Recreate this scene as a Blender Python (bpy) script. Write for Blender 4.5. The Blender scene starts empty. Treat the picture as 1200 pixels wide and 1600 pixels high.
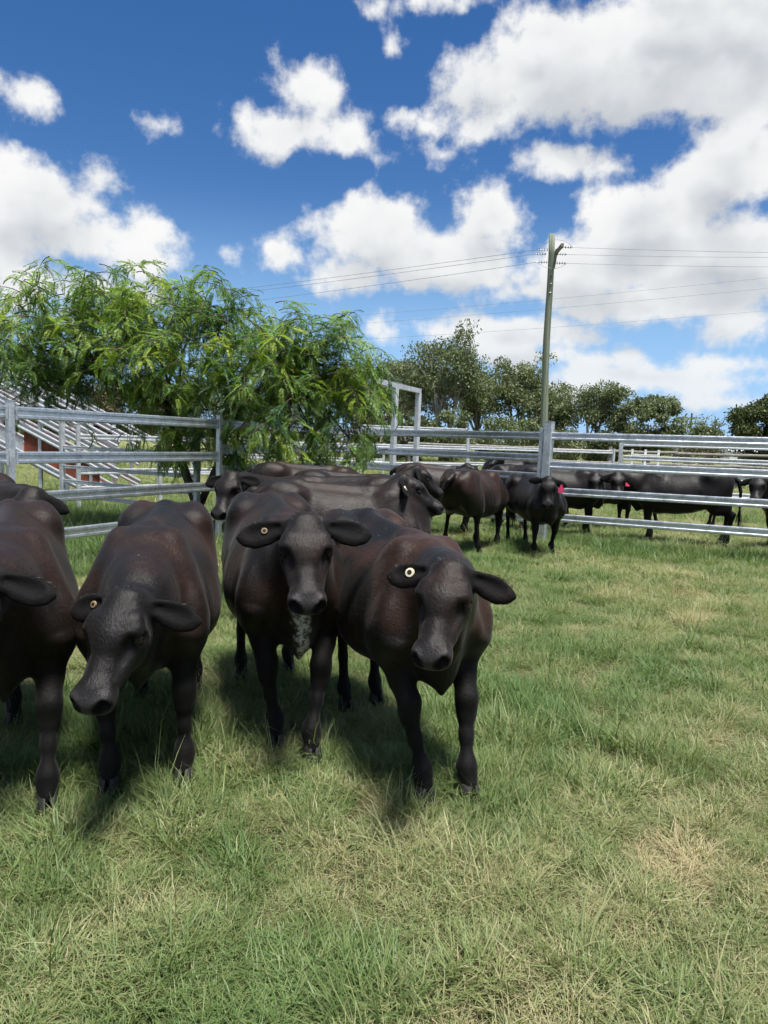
import bpy, bmesh, math, random
import numpy as np
from mathutils import Matrix, Vector
R_ = math.radians
SC = bpy.context.scene
COL = SC.collection

# ---------------------------------------------------------------- camera
FPX, EYE = 1110., 1.60                     # focal length in photo pixels (1200 wide), eye height
PITCH, ROLL = -math.atan(110/FPX), R_(1.85)
cam = bpy.data.cameras.new('camera'); camo = bpy.data.objects.new('camera', cam); COL.objects.link(camo)
CM = Matrix.Rotation(math.pi/2+PITCH, 3, 'X') @ Matrix.Rotation(ROLL, 3, 'Z')
camo.matrix_world = Matrix.Translation((0, 0, EYE)) @ CM.to_4x4()
cam.sensor_fit = 'VERTICAL'; cam.sensor_height = 36.; cam.lens = 36.*FPX/1600
cam.clip_start = .05; cam.clip_end = 3000
SC.camera = camo
CMN = np.array(CM)
def ray(px, py):
    d = CMN @ np.array([(px-600)/FPX, -(py-800)/FPX, -1.]); return d
def at(px, py, Y):
    d = ray(px, py); t = Y/d[1]; return np.array([d[0]*t, Y, EYE+d[2]*t])
def gnd(px, py):
    d = ray(px, py); t = -EYE/d[2]; return np.array([d[0]*t, d[1]*t])

# ---------------------------------------------------------------- light
SUN_EL, SUN_AZ = R_(74), R_(146)            # azimuth measured from +Y (into the picture) towards +X (right)
sd = np.array([math.sin(SUN_AZ)*math.cos(SUN_EL), math.cos(SUN_AZ)*math.cos(SUN_EL), math.sin(SUN_EL)])
sun = bpy.data.lights.new('sun', 'SUN'); sun.energy = 4.8; sun.angle = R_(13.0); sun.color = (1., .965, .91)
suno = bpy.data.objects.new('sun', sun); COL.objects.link(suno)
suno.rotation_euler = Vector(sd).to_track_quat('Z', 'Y').to_euler()
suno.location = (0, 0, 30)
SC.view_settings.view_transform = 'Standard'; SC.view_settings.look = 'None'
SC.view_settings.exposure = .85; SC.view_settings.gamma = 1.; SC.view_settings.use_curve_mapping = False
SC.render.engine = 'CYCLES'
cy = SC.cycles
cy.use_denoising = True
cy.use_adaptive_sampling = True; cy.adaptive_threshold = .035; cy.adaptive_min_samples = 16
cy.max_bounces = 5; cy.diffuse_bounces = 3; cy.glossy_bounces = 2; cy.transmission_bounces = 4; cy.transparent_max_bounces = 6
cy.caustics_reflective = False; cy.caustics_refractive = False
cy.sample_clamp_indirect = 4.

# ---------------------------------------------------------------- node helpers
class NT:
    def __init__(s, tree): s.t = tree; s.n = tree.nodes; s.l = tree.links
    def put(s, sock, v):
        if v is None: return
        if hasattr(v, 'is_output') or isinstance(v, bpy.types.NodeSocket): s.l.new(v, sock)
        else:
            try: sock.default_value = v
            except Exception: sock.default_value = (*v, 1.)
    def node(s, typ, ins=None, **kw):
        n = s.n.new(typ)
        for k, v in kw.items(): setattr(n, k, v)
        for k, v in (ins or {}).items(): s.put(n.inputs[k], v)
        return n
    def m(s, op, a, b=None, c=None, clamp=False):
        n = s.n.new('ShaderNodeMath'); n.operation = op; n.use_clamp = clamp
        s.put(n.inputs[0], a); s.put(n.inputs[1], b); s.put(n.inputs[2], c); return n.outputs[0]
    def v(s, op, a, b=None, c=None):
        n = s.n.new('ShaderNodeVectorMath'); n.operation = op
        s.put(n.inputs[0], a); s.put(n.inputs[1], b)
        if c is not None: s.put(n.inputs['Scale'] if op == 'SCALE' else n.inputs[2], c)
        return n.outputs['Value'] if op in ('LENGTH', 'DOT_PRODUCT', 'DISTANCE') else n.outputs[0]
    def mix(s, f, a, b, blend='MIX'):
        n = s.n.new('ShaderNodeMix'); n.data_type = 'RGBA'; n.blend_type = blend; n.clamp_factor = True
        s.put(n.inputs[0], f); s.put(n.inputs[6], a if not isinstance(a, tuple) else (*a, 1.)); s.put(n.inputs[7], b if not isinstance(b, tuple) else (*b, 1.)); return n.outputs[2]
    def noise(s, vec, scale, detail=4, rough=.55, col=False, dist=0., lac=2.):
        n = s.n.new('ShaderNodeTexNoise'); n.inputs['Scale'].default_value = scale; n.inputs['Detail'].default_value = detail
        n.inputs['Roughness'].default_value = rough; n.inputs['Distortion'].default_value = dist; n.inputs['Lacunarity'].default_value = lac
        if vec is not None: s.l.new(vec, n.inputs['Vector'])
        return n.outputs['Color' if col else 'Fac']
    def ss(s, x, a, b):
        n = s.n.new('ShaderNodeMapRange'); n.interpolation_type = 'SMOOTHSTEP'
        s.put(n.inputs[0], x); s.put(n.inputs[1], a); s.put(n.inputs[2], b); return n.outputs[0]
    def ramp(s, f, stops):
        n = s.n.new('ShaderNodeValToRGB'); e = n.color_ramp.elements
        while len(e) < len(stops): e.new(.5)
        for q, (p, c) in zip(e, stops): q.position = p; q.color = (*c, 1)
        s.put(n.inputs[0], f); return n.outputs[0]

# ---------------------------------------------------------------- world: clear blue sky with fair-weather cumulus
world = bpy.data.worlds.new('World'); SC.world = world; world.use_nodes = True
W = NT(world.node_tree); W.n.clear()
sky = W.node('ShaderNodeTexSky', sky_type='NISHITA', sun_disc=False, sun_elevation=SUN_EL, sun_rotation=SUN_AZ,
             altitude=300., air_density=1.0, dust_density=.15, ozone_density=2.0)
SKYK = .095
# cloud banks as (azimuth, elevation, half width, half height); read off as directions in the sky
CL = [(960, 95, 215, 85), (1120, 75, 190, 105), (775, 105, 85, 72), (860, 40, 110, 40), (1050, 20, 190, 45),
      (485, 140, 62, 58), (450, 205, 95, 45), (530, 222, 70, 36), 
      (640, 190, 75, 26), (690, 235, 42, 26), (755, 195, 60, 40), 
      (870, 245, 58, 24), (960, 255, 34, 18), 
      (1130, 265, 105, 80), (1190, 180, 55, 65), (1030, 345, 140, 72), (1130, 400, 170, 70), (910, 420, 140, 62), (1010, 470, 210, 38), (830, 462, 90, 24),
      (590, 365, 105, 68), (765, 335, 66, 48), (560, 430, 75, 38), (700, 405, 125, 55), (800, 370, 50, 50), (420, 405, 44, 40),
      (590, 508, 48, 21), (790, 530, 145, 36), (680, 522, 60, 18), (850, 560, 70, 24),
      (1000, 588, 175, 30), (880, 612, 110, 18), (1160, 510, 80, 25), (1120, 565, 90, 18), (940, 565, 90, 20), (1130, 620, 90, 12),
      (60, 330, 130, 72), (15, 262, 60, 34), (120, 375, 95, 42), (165, 275, 42, 32), (30, 445, 95, 42), (140, 455, 120, 26), (225, 412, 80, 36), (255, 375, 34, 26), (-40, 380, 100, 90),
      (40, 130, 62, 34), (85, 152, 34, 26), (245, 200, 28, 17), (352, 403, 17, 11), (606, 57, 14, 15), (700, 0, 110, 14)]
def cloud_group(gname, banks):
  g = bpy.data.node_groups.new(gname, 'ShaderNodeTree')
  g.interface.new_socket('P', in_out='INPUT', socket_type='NodeSocketVector')
  g.interface.new_socket('F', in_out='OUTPUT', socket_type='NodeSocketFloat')
  g.interface.new_socket('S', in_out='OUTPUT', socket_type='NodeSocketFloat')
  G = NT(g); gi = G.node('NodeGroupInput'); go = G.node('NodeGroupOutput')
  P0 = gi.outputs[0]
  wr = G.noise(P0, 6., 3, .6, col=True)
  wr = G.v('SUBTRACT', wr, (.5, .5, .5))
  P1 = G.v('MULTIPLY_ADD', wr, (.07, .055, 0.), P0)
  acc = None
  for (px, py, rx, ry) in banks:
      d = ray(px, py); d = d/np.linalg.norm(d); az, el = math.atan2(d[0], d[1]), math.asin(d[2])
      ca = FPX*(1+((px-600)/FPX)**2+((py-800)/FPX)**2)**.5*.93
      sx, sy = ca/rx, ca/ry; rm = (rx*ry)**.5/ca
      q = G.v('MULTIPLY_ADD', P1, (sx, sy, 0.), (-az*sx, -el*sy, 0.))
      L = G.m('MULTIPLY_ADD', G.v('LENGTH', q), rm, -rm)
      acc = L if acc is None else G.m('SMOOTH_MIN', acc, L, .022)
  fr = G.m('MINIMUM', G.m('MULTIPLY_ADD', acc, -30., .06), 1.9)
  # banks beyond the picture: the same kind of broken cloud all round
  sep0 = G.node('ShaderNodeSeparateXYZ', {0: P0})
  bn = G.noise(P0, 3.2, 3, .5)
  outside = G.m('MAXIMUM', G.ss(G.m('ABSOLUTE', sep0.outputs[0]), .50, .66), G.ss(sep0.outputs[1], .66, .80))
  gen = G.m('MINIMUM', G.m('MULTIPLY', G.m('SUBTRACT', bn, .50), 14.), 1.9)
  fr = G.m('ADD', G.m('MULTIPLY', fr, G.m('SUBTRACT', 1., outside)), G.m('MULTIPLY', gen, outside))
  n1 = G.noise(P0, 13., 7, .58)
  n0 = G.noise(P0, 11., 3, .5)
  G.l.new(G.m('ADD', fr, G.m('MULTIPLY', G.m('SUBTRACT', n1, .5), 4.6)), go.inputs[0])
  G.l.new(G.m('ADD', fr, G.m('MULTIPLY', G.m('SUBTRACT', n0, .5), 3.2)), go.inputs[1])
  return g
G_FINE = cloud_group('cloud_field', CL); G_COARSE = cloud_group('cloud_field_coarse', [q for q in CL if q[2]*q[3] > 2600])

tc = W.node('ShaderNodeTexCoord')
sp = W.node('ShaderNodeSeparateXYZ', {0: W.v('NORMALIZE', tc.outputs['Generated'])})
az = W.m('ARCTAN2', sp.outputs[0], sp.outputs[1]); el = W.m('ARCSINE', sp.outputs[2])
cp = W.node('ShaderNodeCombineXYZ', {0: az, 1: el}).outputs[0]
def field(off, g):
    n = W.n.new('ShaderNodeGroup'); n.node_tree = g
    W.put(n.inputs[0], W.v('ADD', cp, off)); return n.outputs
F0 = field((0, 0, 0), G_FINE); F1 = field((.008, .040, 0), G_COARSE)
dens = W.ss(F0[0], -.06, .98)
lit = W.m('SUBTRACT', F0[1], F1[1])                 # thinner towards the sun: bright tops and rims
fine = W.m('SUBTRACT', F0[0], F0[1])
thick = W.ss(F0[1], .2, 2.8)
sh = W.m('ADD', W.m('MULTIPLY', W.ss(lit, -1.6, 1.2), .52), W.m('MULTIPLY', W.m('SUBTRACT', 1., thick), .40))
sh = W.m('ADD', sh, W.m('MULTIPLY', fine, .07))
ccol = W.ramp(sh, [(0., (.44, .47, .52)), (.36, (.66, .69, .73)), (.68, (.93, .945, .955)), (1., (1.04, 1.04, 1.03))])
hz = W.ss(el, .22, .0)
ccol = W.mix(W.m('MULTIPLY', hz, .35), ccol, (.80, .86, .93))
skyc = W.v('SCALE', sky.outputs[0], None, SKYK)
hs = W.node('ShaderNodeHueSaturation', {'Hue': .508, 'Saturation': 1.32, 'Value': .69, 'Color': skyc}).outputs[0]
hs = W.mix(W.m('MULTIPLY', W.ss(el, .34, .02), .9), hs, (.20, .35, .56))
fin = W.mix(W.m('MULTIPLY', dens, W.m('SUBTRACT', 1., W.m('MULTIPLY', hz, .12))), hs, W.v('SCALE', ccol, None, .52))
fin = W.v('SCALE', fin, None, 1/SKYK)
bg = W.node('ShaderNodeBackground', {'Color': fin, 'Strength': SKYK})
wo = W.node('ShaderNodeOutputWorld', {'Surface': bg.outputs[0]})
world.cycles.sampling_method = 'MANUAL'; world.cycles.sample_map_resolution = 512

# ---------------------------------------------------------------- object helpers
def tagit(o, label=None, cat=None, group=None, kind=None):
    if label: o['label'] = label
    if cat: o['category'] = cat
    if group: o['group'] = group
    if kind: o['kind'] = kind
    return o
def mk(name, vs, fs, mat, parent=None, smooth=False, mats=None):
    me = bpy.data.meshes.new(name); me.from_pydata([tuple(map(float, v)) for v in vs], [], fs); me.update()
    me.materials.append(mat)
    for x in (mats or []): me.materials.append(x)
    if smooth: me.shade_smooth()
    o = bpy.data.objects.new(name, me); COL.objects.link(o)
    if parent: o.parent = parent
    return o
def fastmesh(name, V, F, k):
    """V (n,3), F (m,k)"""
    me = bpy.data.meshes.new(name)
    me.vertices.add(len(V)); me.vertices.foreach_set('co', np.asarray(V, np.float32).ravel())
    F = np.asarray(F, np.int32)
    me.loops.add(F.size); me.loops.foreach_set('vertex_index', F.ravel())
    me.polygons.add(len(F)); me.polygons.foreach_set('loop_start', np.arange(0, F.size, k, dtype=np.int32))
    me.polygons.foreach_set('loop_total', np.full(len(F), k, np.int32))
    me.update(calc_edges=True); return me
def empty(name, loc):
    o = bpy.data.objects.new(name, None); COL.objects.link(o); o.location = loc; return o
def sweep(p0, p1, prof, upv=(0, 0, 1)):
    """extrude a closed profile [(side, up)] from p0 to p1 -> verts, faces"""
    p0, p1 = np.array(p0, float), np.array(p1, float); d = (p1-p0)/np.linalg.norm(p1-p0)
    s = np.cross(d, np.array(upv, float)); s /= np.linalg.norm(s); u = np.cross(s, d)
    n = len(prof)
    vs = [p0+s*a+u*b for a, b in prof]+[p1+s*a+u*b for a, b in prof]
    fs = [(i, (i+1) % n, (i+1) % n+n, i+n) for i in range(n)]+[list(range(n-1, -1, -1)), list(range(n, 2*n))]
    return vs, fs
def tube(pts, rads, n=8):
    """tapered tube along points"""
    pts = [np.array(p, float) for p in pts]; vs, fs = [], []
    ref = np.array([.31, .87, .13])
    for i, p in enumerate(pts):
        d = pts[min(i+1, len(pts)-1)]-pts[max(i-1, 0)]; d = d/(np.linalg.norm(d)+1e-9)
        s = np.cross(d, ref); s /= np.linalg.norm(s); u = np.cross(s, d)
        for k in range(n):
            a = 2*math.pi*k/n; vs.append(p+(s*math.cos(a)+u*math.sin(a))*rads[i])
    for i in range(len(pts)-1):
        for k in range(n):
            fs.append((i*n+k, i*n+(k+1) % n, (i+1)*n+(k+1) % n, (i+1)*n+k))
    fs.append(list(range(n-1, -1, -1))); fs.append([(len(pts)-1)*n+k for k in range(n)])
    return vs, fs
def join(parts):
    vs, fs = [], []
    for v, f in parts:
        b = len(vs); vs += list(v); fs += [[i+b for i in q] for q in f]
    return vs, fs
def mat(name):
    m = bpy.data.materials.new(name); m.use_nodes = True
    t = NT(m.node_tree); b = t.n['Principled BSDF']; return m, t, b
def bump(t, b, h, strength, dist=.01):
    n = t.node('ShaderNodeBump', {'Height': h, 'Strength': strength, 'Distance': dist}); t.l.new(n.outputs[0], b.inputs['Normal'])
# ---------------------------------------------------------------- cattle: one blended surface per animal
def _n(v):
    v = np.asarray(v, float); return v/np.linalg.norm(v)

class Body:
    """Signed-distance body made of swept ellipsoids, polygonised as one continuous skin."""
    def __init__(s):
        s.ops = []; s.torso = None
    def seg(s, p0, p1, side, r0, r1, k=.03, tag='body', sub=False):
        s.ops.append((np.asarray(p0, float), np.asarray(p1, float), _n(side), r0, r1, k, tag, sub))
    def segd(s, P, o):
        p0, p1, sd, r0, r1 = o[:5]
        d = p1-p0; L = max(float(d@d), 1e-9); q = P-p0
        t = np.clip(q@d/L, 0, 1)
        q = q-t[:, None]*d
        u = q@sd
        v2 = np.maximum((q*q).sum(1)-u*u, 0)
        a = r0[0]+(r1[0]-r0[0])*t; b = r0[1]+(r1[1]-r0[1])*t
        g = np.sqrt((u/a)**2+v2/(b*b))
        g2 = np.sqrt((u/(a*a))**2+v2/b**4)+1e-9
        return np.where(g > 1e-3, g*(g-1)/g2, -np.minimum(a, b))
    def torsod(s, P):
        xs, top, bot, hw, ef, eb, bend = s.torso
        x = P[:, 0]; x0, x1 = xs[0]+eb, xs[-1]-ef
        xc = np.clip(x, xs[0], xs[-1])
        tz = np.interp(xc, s.fx, s.ft); bz = np.interp(xc, s.fx, s.fb); w = np.interp(xc, s.fx, s.fw)
        c = (tz+bz)/2; b = (tz-bz)/2
        t = (P[:, 2]-c)/b
        y = np.abs(P[:, 1])
        w2 = w*(1-.20*np.clip(t, -1.2, 1.2)-.10*np.clip(t, 0, 1.2)**2)
        xe = np.where(x > x1, (x-x1)/ef, np.where(x < x0, (x0-x)/eb, 0))
        n = 2.25
        g = ((y/w2)**n+np.abs(t)**n+np.abs(xe)**n)**(1/n)
        return (g-1)*np.minimum(np.minimum(w2, b), .3)*.95
    def prep(s):
        xs, top, bot, hw = s.torso[:4]
        s.fx = np.linspace(xs[0], xs[-1], 160)
        def sm(v):
            f = np.interp(s.fx, xs, v)
            ker = np.hanning(21); ker /= ker.sum()
            return np.convolve(np.pad(f, 10, mode='edge'), ker, mode='valid')
        s.ft, s.fb, s.fw = sm(top), sm(bot), sm(hw)
    def ev(s, P):
        D = s.torsod(P)
        for o in s.ops:
            p0, p1, k = o[0], o[1], o[5]
            R = max(max(o[3]), max(o[4]))+k+.05
            lo = np.minimum(p0, p1)-R; hi = np.maximum(p0, p1)+R
            m = np.flatnonzero(((P > lo) & (P < hi)).all(1))
            if len(m) == 0: continue
            d = s.segd(P[m], o); cur = D[m]
            if o[7]:
                d = -d
                if o[6] == 'ear':
                    de = np.full(len(m), 9.)
                    for q in s.ops:
                        if q[6] == 'ear' and not q[7] and np.linalg.norm(q[0]-p0) < .4: de = np.minimum(de, s.segd(P[m], q))
                    d = np.where(de < .02, d, -9.)
                h = np.maximum(k-np.abs(d-cur), 0)/k
                D[m] = np.maximum(d, cur)+h*h*k*.25
            else:
                h = np.maximum(k-np.abs(d-cur), 0)/k
                D[m] = np.minimum(d, cur)-h*h*k*.25
        return D
    def tagw(s, P, tag, width):
        D = np.full(len(P), 9.)
        for o in s.ops:
            if o[6] == tag and not o[7]:
                D = np.minimum(D, s.segd(P, o))
        return np.clip(1-D/width, 0, 1)
    def mesh(s, h):
        s.prep()
        pts = [np.array([s.torso[0][0], -.4, .3]), np.array([s.torso[0][-1], .4, 1.25])]
        for o in s.ops:
            if o[7]: continue
            R = max(max(o[3]), max(o[4]))+.03
            pts += [np.minimum(o[0], o[1])-R, np.maximum(o[0], o[1])+R]
        pts = np.array(pts); lo = pts.min(0)-2*h; hi = pts.max(0)+2*h
        lo[2] = max(lo[2], .015)
        C = 5
        nb = np.ceil((hi-lo)/(h*C)).astype(int)+1
        ax = [lo[i]+h*C*(np.arange(nb[i])+.5) for i in range(3)]
        G = np.stack(np.meshgrid(*ax, indexing='ij'), -1).reshape(-1, 3)
        Dc = s.ev(G).reshape(nb)
        near = np.abs(Dc) < h*C*1.25
        n = nb*C
        F = np.repeat(np.repeat(np.repeat(np.where(Dc > 0, 1., -1.).astype(np.float32), C, 0), C, 1), C, 2)
        M = np.repeat(np.repeat(np.repeat(near, C, 0), C, 1), C, 2)
        idx = np.argwhere(M)
        P = lo+h*(idx+.5)
        F[M] = s.ev(P)
        # surface nets
        S = F < 0
        c = np.zeros(tuple(n-1), np.int8)
        for i in (0, 1):
            for j in (0, 1):
                for k in (0, 1):
                    c += S[i:n[0]-1+i, j:n[1]-1+j, k:n[2]-1+k]
        act = (c > 0) & (c < 8)
        cells = np.argwhere(act)
        vid = np.full(act.shape, -1, np.int32); vid[act] = np.arange(len(cells))
        acc = np.zeros((len(cells), 3)); cnt = np.zeros(len(cells))
        cor = [(i, j, k) for i in (0, 1) for j in (0, 1) for k in (0, 1)]
        val = {q: F[cells[:, 0]+q[0], cells[:, 1]+q[1], cells[:, 2]+q[2]] for q in cor}
        for a in cor:
            for ax_ in range(3):
                if a[ax_]: continue
                b = list(a); b[ax_] = 1; b = tuple(b)
                va, vb = val[a], val[b]
                m = (va < 0) != (vb < 0)
                t = np.where(m, va/np.where(m, va-vb, 1), 0)
                p = np.array(a, float)[None, :]+np.zeros((len(cells), 3)); p[:, ax_] += t
                acc[m] += p[m]; cnt[m] += 1
        V = lo+h*(cells+acc/cnt[:, None]+.5)
        faces = []
        for ax_ in range(3):
            o1, o2 = [(1, 2), (2, 0), (0, 1)][ax_]
            sl0 = [slice(1, -1)]*3; sl1 = [slice(1, -1)]*3
            sl0[ax_] = slice(0, -1); sl1[ax_] = slice(1, None)
            e = S[tuple(sl0)] != S[tuple(sl1)]
            w = np.argwhere(e)
            off = np.ones(3, int); off[ax_] = 0
            w = w+off
            flip = S[w[:, 0], w[:, 1], w[:, 2]]
            def g(d1, d2):
                q = w.copy(); q[:, o1] += d1; q[:, o2] += d2
                return vid[q[:, 0], q[:, 1], q[:, 2]]
            f = np.stack([g(-1, -1), g(0, -1), g(0, 0), g(-1, 0)], 1)
            f[~flip] = f[~flip][:, ::-1]
            faces.append(f)
        Fq = np.concatenate(faces); Fq = Fq[(Fq >= 0).all(1)]
        # light fairing
        for it in range(2 if h < .0095 else 3):
            A = np.zeros_like(V); N = np.zeros(len(V))
            for a, b in ((0, 1), (1, 2), (2, 3), (3, 0)):
                np.add.at(A, Fq[:, a], V[Fq[:, b]]); np.add.at(N, Fq[:, a], 1)
            V = V+.5*(A/np.maximum(N, 1)[:, None]-V)
        return V, Fq

def fbm3(P, scale, seed=0, octv=3):
    """cheap smooth value noise in numpy, 0..1"""
    out = np.zeros(len(P)); amp = 1; tot = 0
    for o in range(octv):
        q = P*scale*(2**o)+seed*17.3+o*5.1
        i = np.floor(q).astype(np.int64); f = q-i; f = f*f*(3-2*f)
        v = 0
        for a in (0, 1):
            for b in (0, 1):
                for c in (0, 1):
                    hsh = (i[:, 0]+a)*374761393+(i[:, 1]+b)*668265263+(i[:, 2]+c)*2147483647+seed*974711
                    hsh = (hsh ^ (hsh >> 13))*1274126177 & 0x7fffffff
                    r = ((hsh ^ (hsh >> 16)) & 0xffff)/65535.
                    v = v+r*(f[:, 0] if a else 1-f[:, 0])*(f[:, 1] if b else 1-f[:, 1])*(f[:, 2] if c else 1-f[:, 2])
        out += amp*v; tot += amp; amp *= .5
    return out/tot

def sstep(a, b, x):
    t = np.clip((x-a)/(b-a), 0, 1); return t*t*(3-2*t)

HOOF = None
def hoof_mesh():
    """cloven hoof: two claws, toe pointing +X, top at z .075"""
    vs, fs = [], []
    for sy in (-1, 1):
        rings = []
        for z, x0, x1, w in ((0, -.045, .062, .040), (.012, -.047, .062, .040), (.04, -.045, .047, .036), (.075, -.040, .030, .030)):
            r = []
            for k in range(14):
                a = 2*math.pi*k/14
                cx, rx = (x0+x1)/2, (x1-x0)/2
                x = cx+rx*math.cos(a)*(1 if math.cos(a) < 0 else .98)
                y = sy*.004+sy*w*.5+.5*w*math.sin(a)*(1-.35*max(0, math.cos(a))**2)
                y -= sy*.010*max(0, math.cos(a))**3
                r.append((x, y, z))
            rings.append(r)
        b = len(vs)
        for r in rings: vs += r
        for i in range(3):
            for k in range(14):
                k2 = (k+1) % 14
                fs.append((b+i*14+k, b+i*14+k2, b+(i+1)*14+k2, b+(i+1)*14+k))
        fs.append([b+k for k in range(13, -1, -1)]); fs.append([b+42+k for k in range(14)])
    me = bpy.data.meshes.new('hoof'); me.from_pydata(vs, [], fs); me.update()
    for p in me.polygons: p.use_smooth = True
    return me

def tag_mesh(r=.020, disc=True):
    """button ear tag: ring with a recessed dark stud / or a hanging flag tag"""
    vs, fs = [], []
    if disc:
        prof = [(.0, .006), (.30, .006), (.34, .002), (.50, .002), (.55, .007), (.95, .006), (1.0, .002), (1.0, -.002), (0, -.002)]
        n = 20
        for rr, z in prof:
            for k in range(n):
                a = 2*math.pi*k/n; vs.append((rr*r*math.cos(a), rr*r*math.sin(a), z))
        mats = []
        for i in range(len(prof)-1):
            for k in range(n):
                k2 = (k+1) % n
                fs.append((i*n+k, i*n+k2, (i+1)*n+k2, (i+1)*n+k)); mats.append(0 if i > 3 else 1)
    else:
        out = [(-.012, .01), (.012, .01), (.016, -.02), (.032, -.03), (.034, -.085), (-.034, -.085), (-.032, -.03), (-.016, -.02)]
        for z in (.0015, -.0015):
            vs += [(x, y, z) for x, y in out]
        n = len(out)
        fs = [list(range(n)), list(range(2*n-1, n-1, -1))]+[(k, k+n, (k+1) % n+n, (k+1) % n) for k in range(n)]
        mats = [0]*len(fs)
    me = bpy.data.meshes.new('ear_tag'); me.from_pydata(vs, [], fs); me.update()
    me.polygons.foreach_set('material_index', mats)
    return me

def strands(rnd, roots, dirs, lens, wid, sag, segs=3):
    vs, fs = [], []
    for p, d, L in zip(roots, dirs, lens):
        s = np.cross(d, rnd.normal(size=3)); s = s/np.linalg.norm(s)*wid
        q = np.array(p, float); dd = np.array(d, float); b = len(vs)
        for i in range(segs+1):
            t = i/segs; w = s*(1-.85*t)
            vs += [tuple(q-w), tuple(q+w)]
            dd = dd+np.array(sag)/segs+rnd.normal(size=3)*.08; dd /= np.linalg.norm(dd)
            q = q+dd*L/segs
        for i in range(segs):
            fs.append((b+2*i, b+2*i+1, b+2*i+3, b+2*i+2))
    return vs, fs

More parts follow.
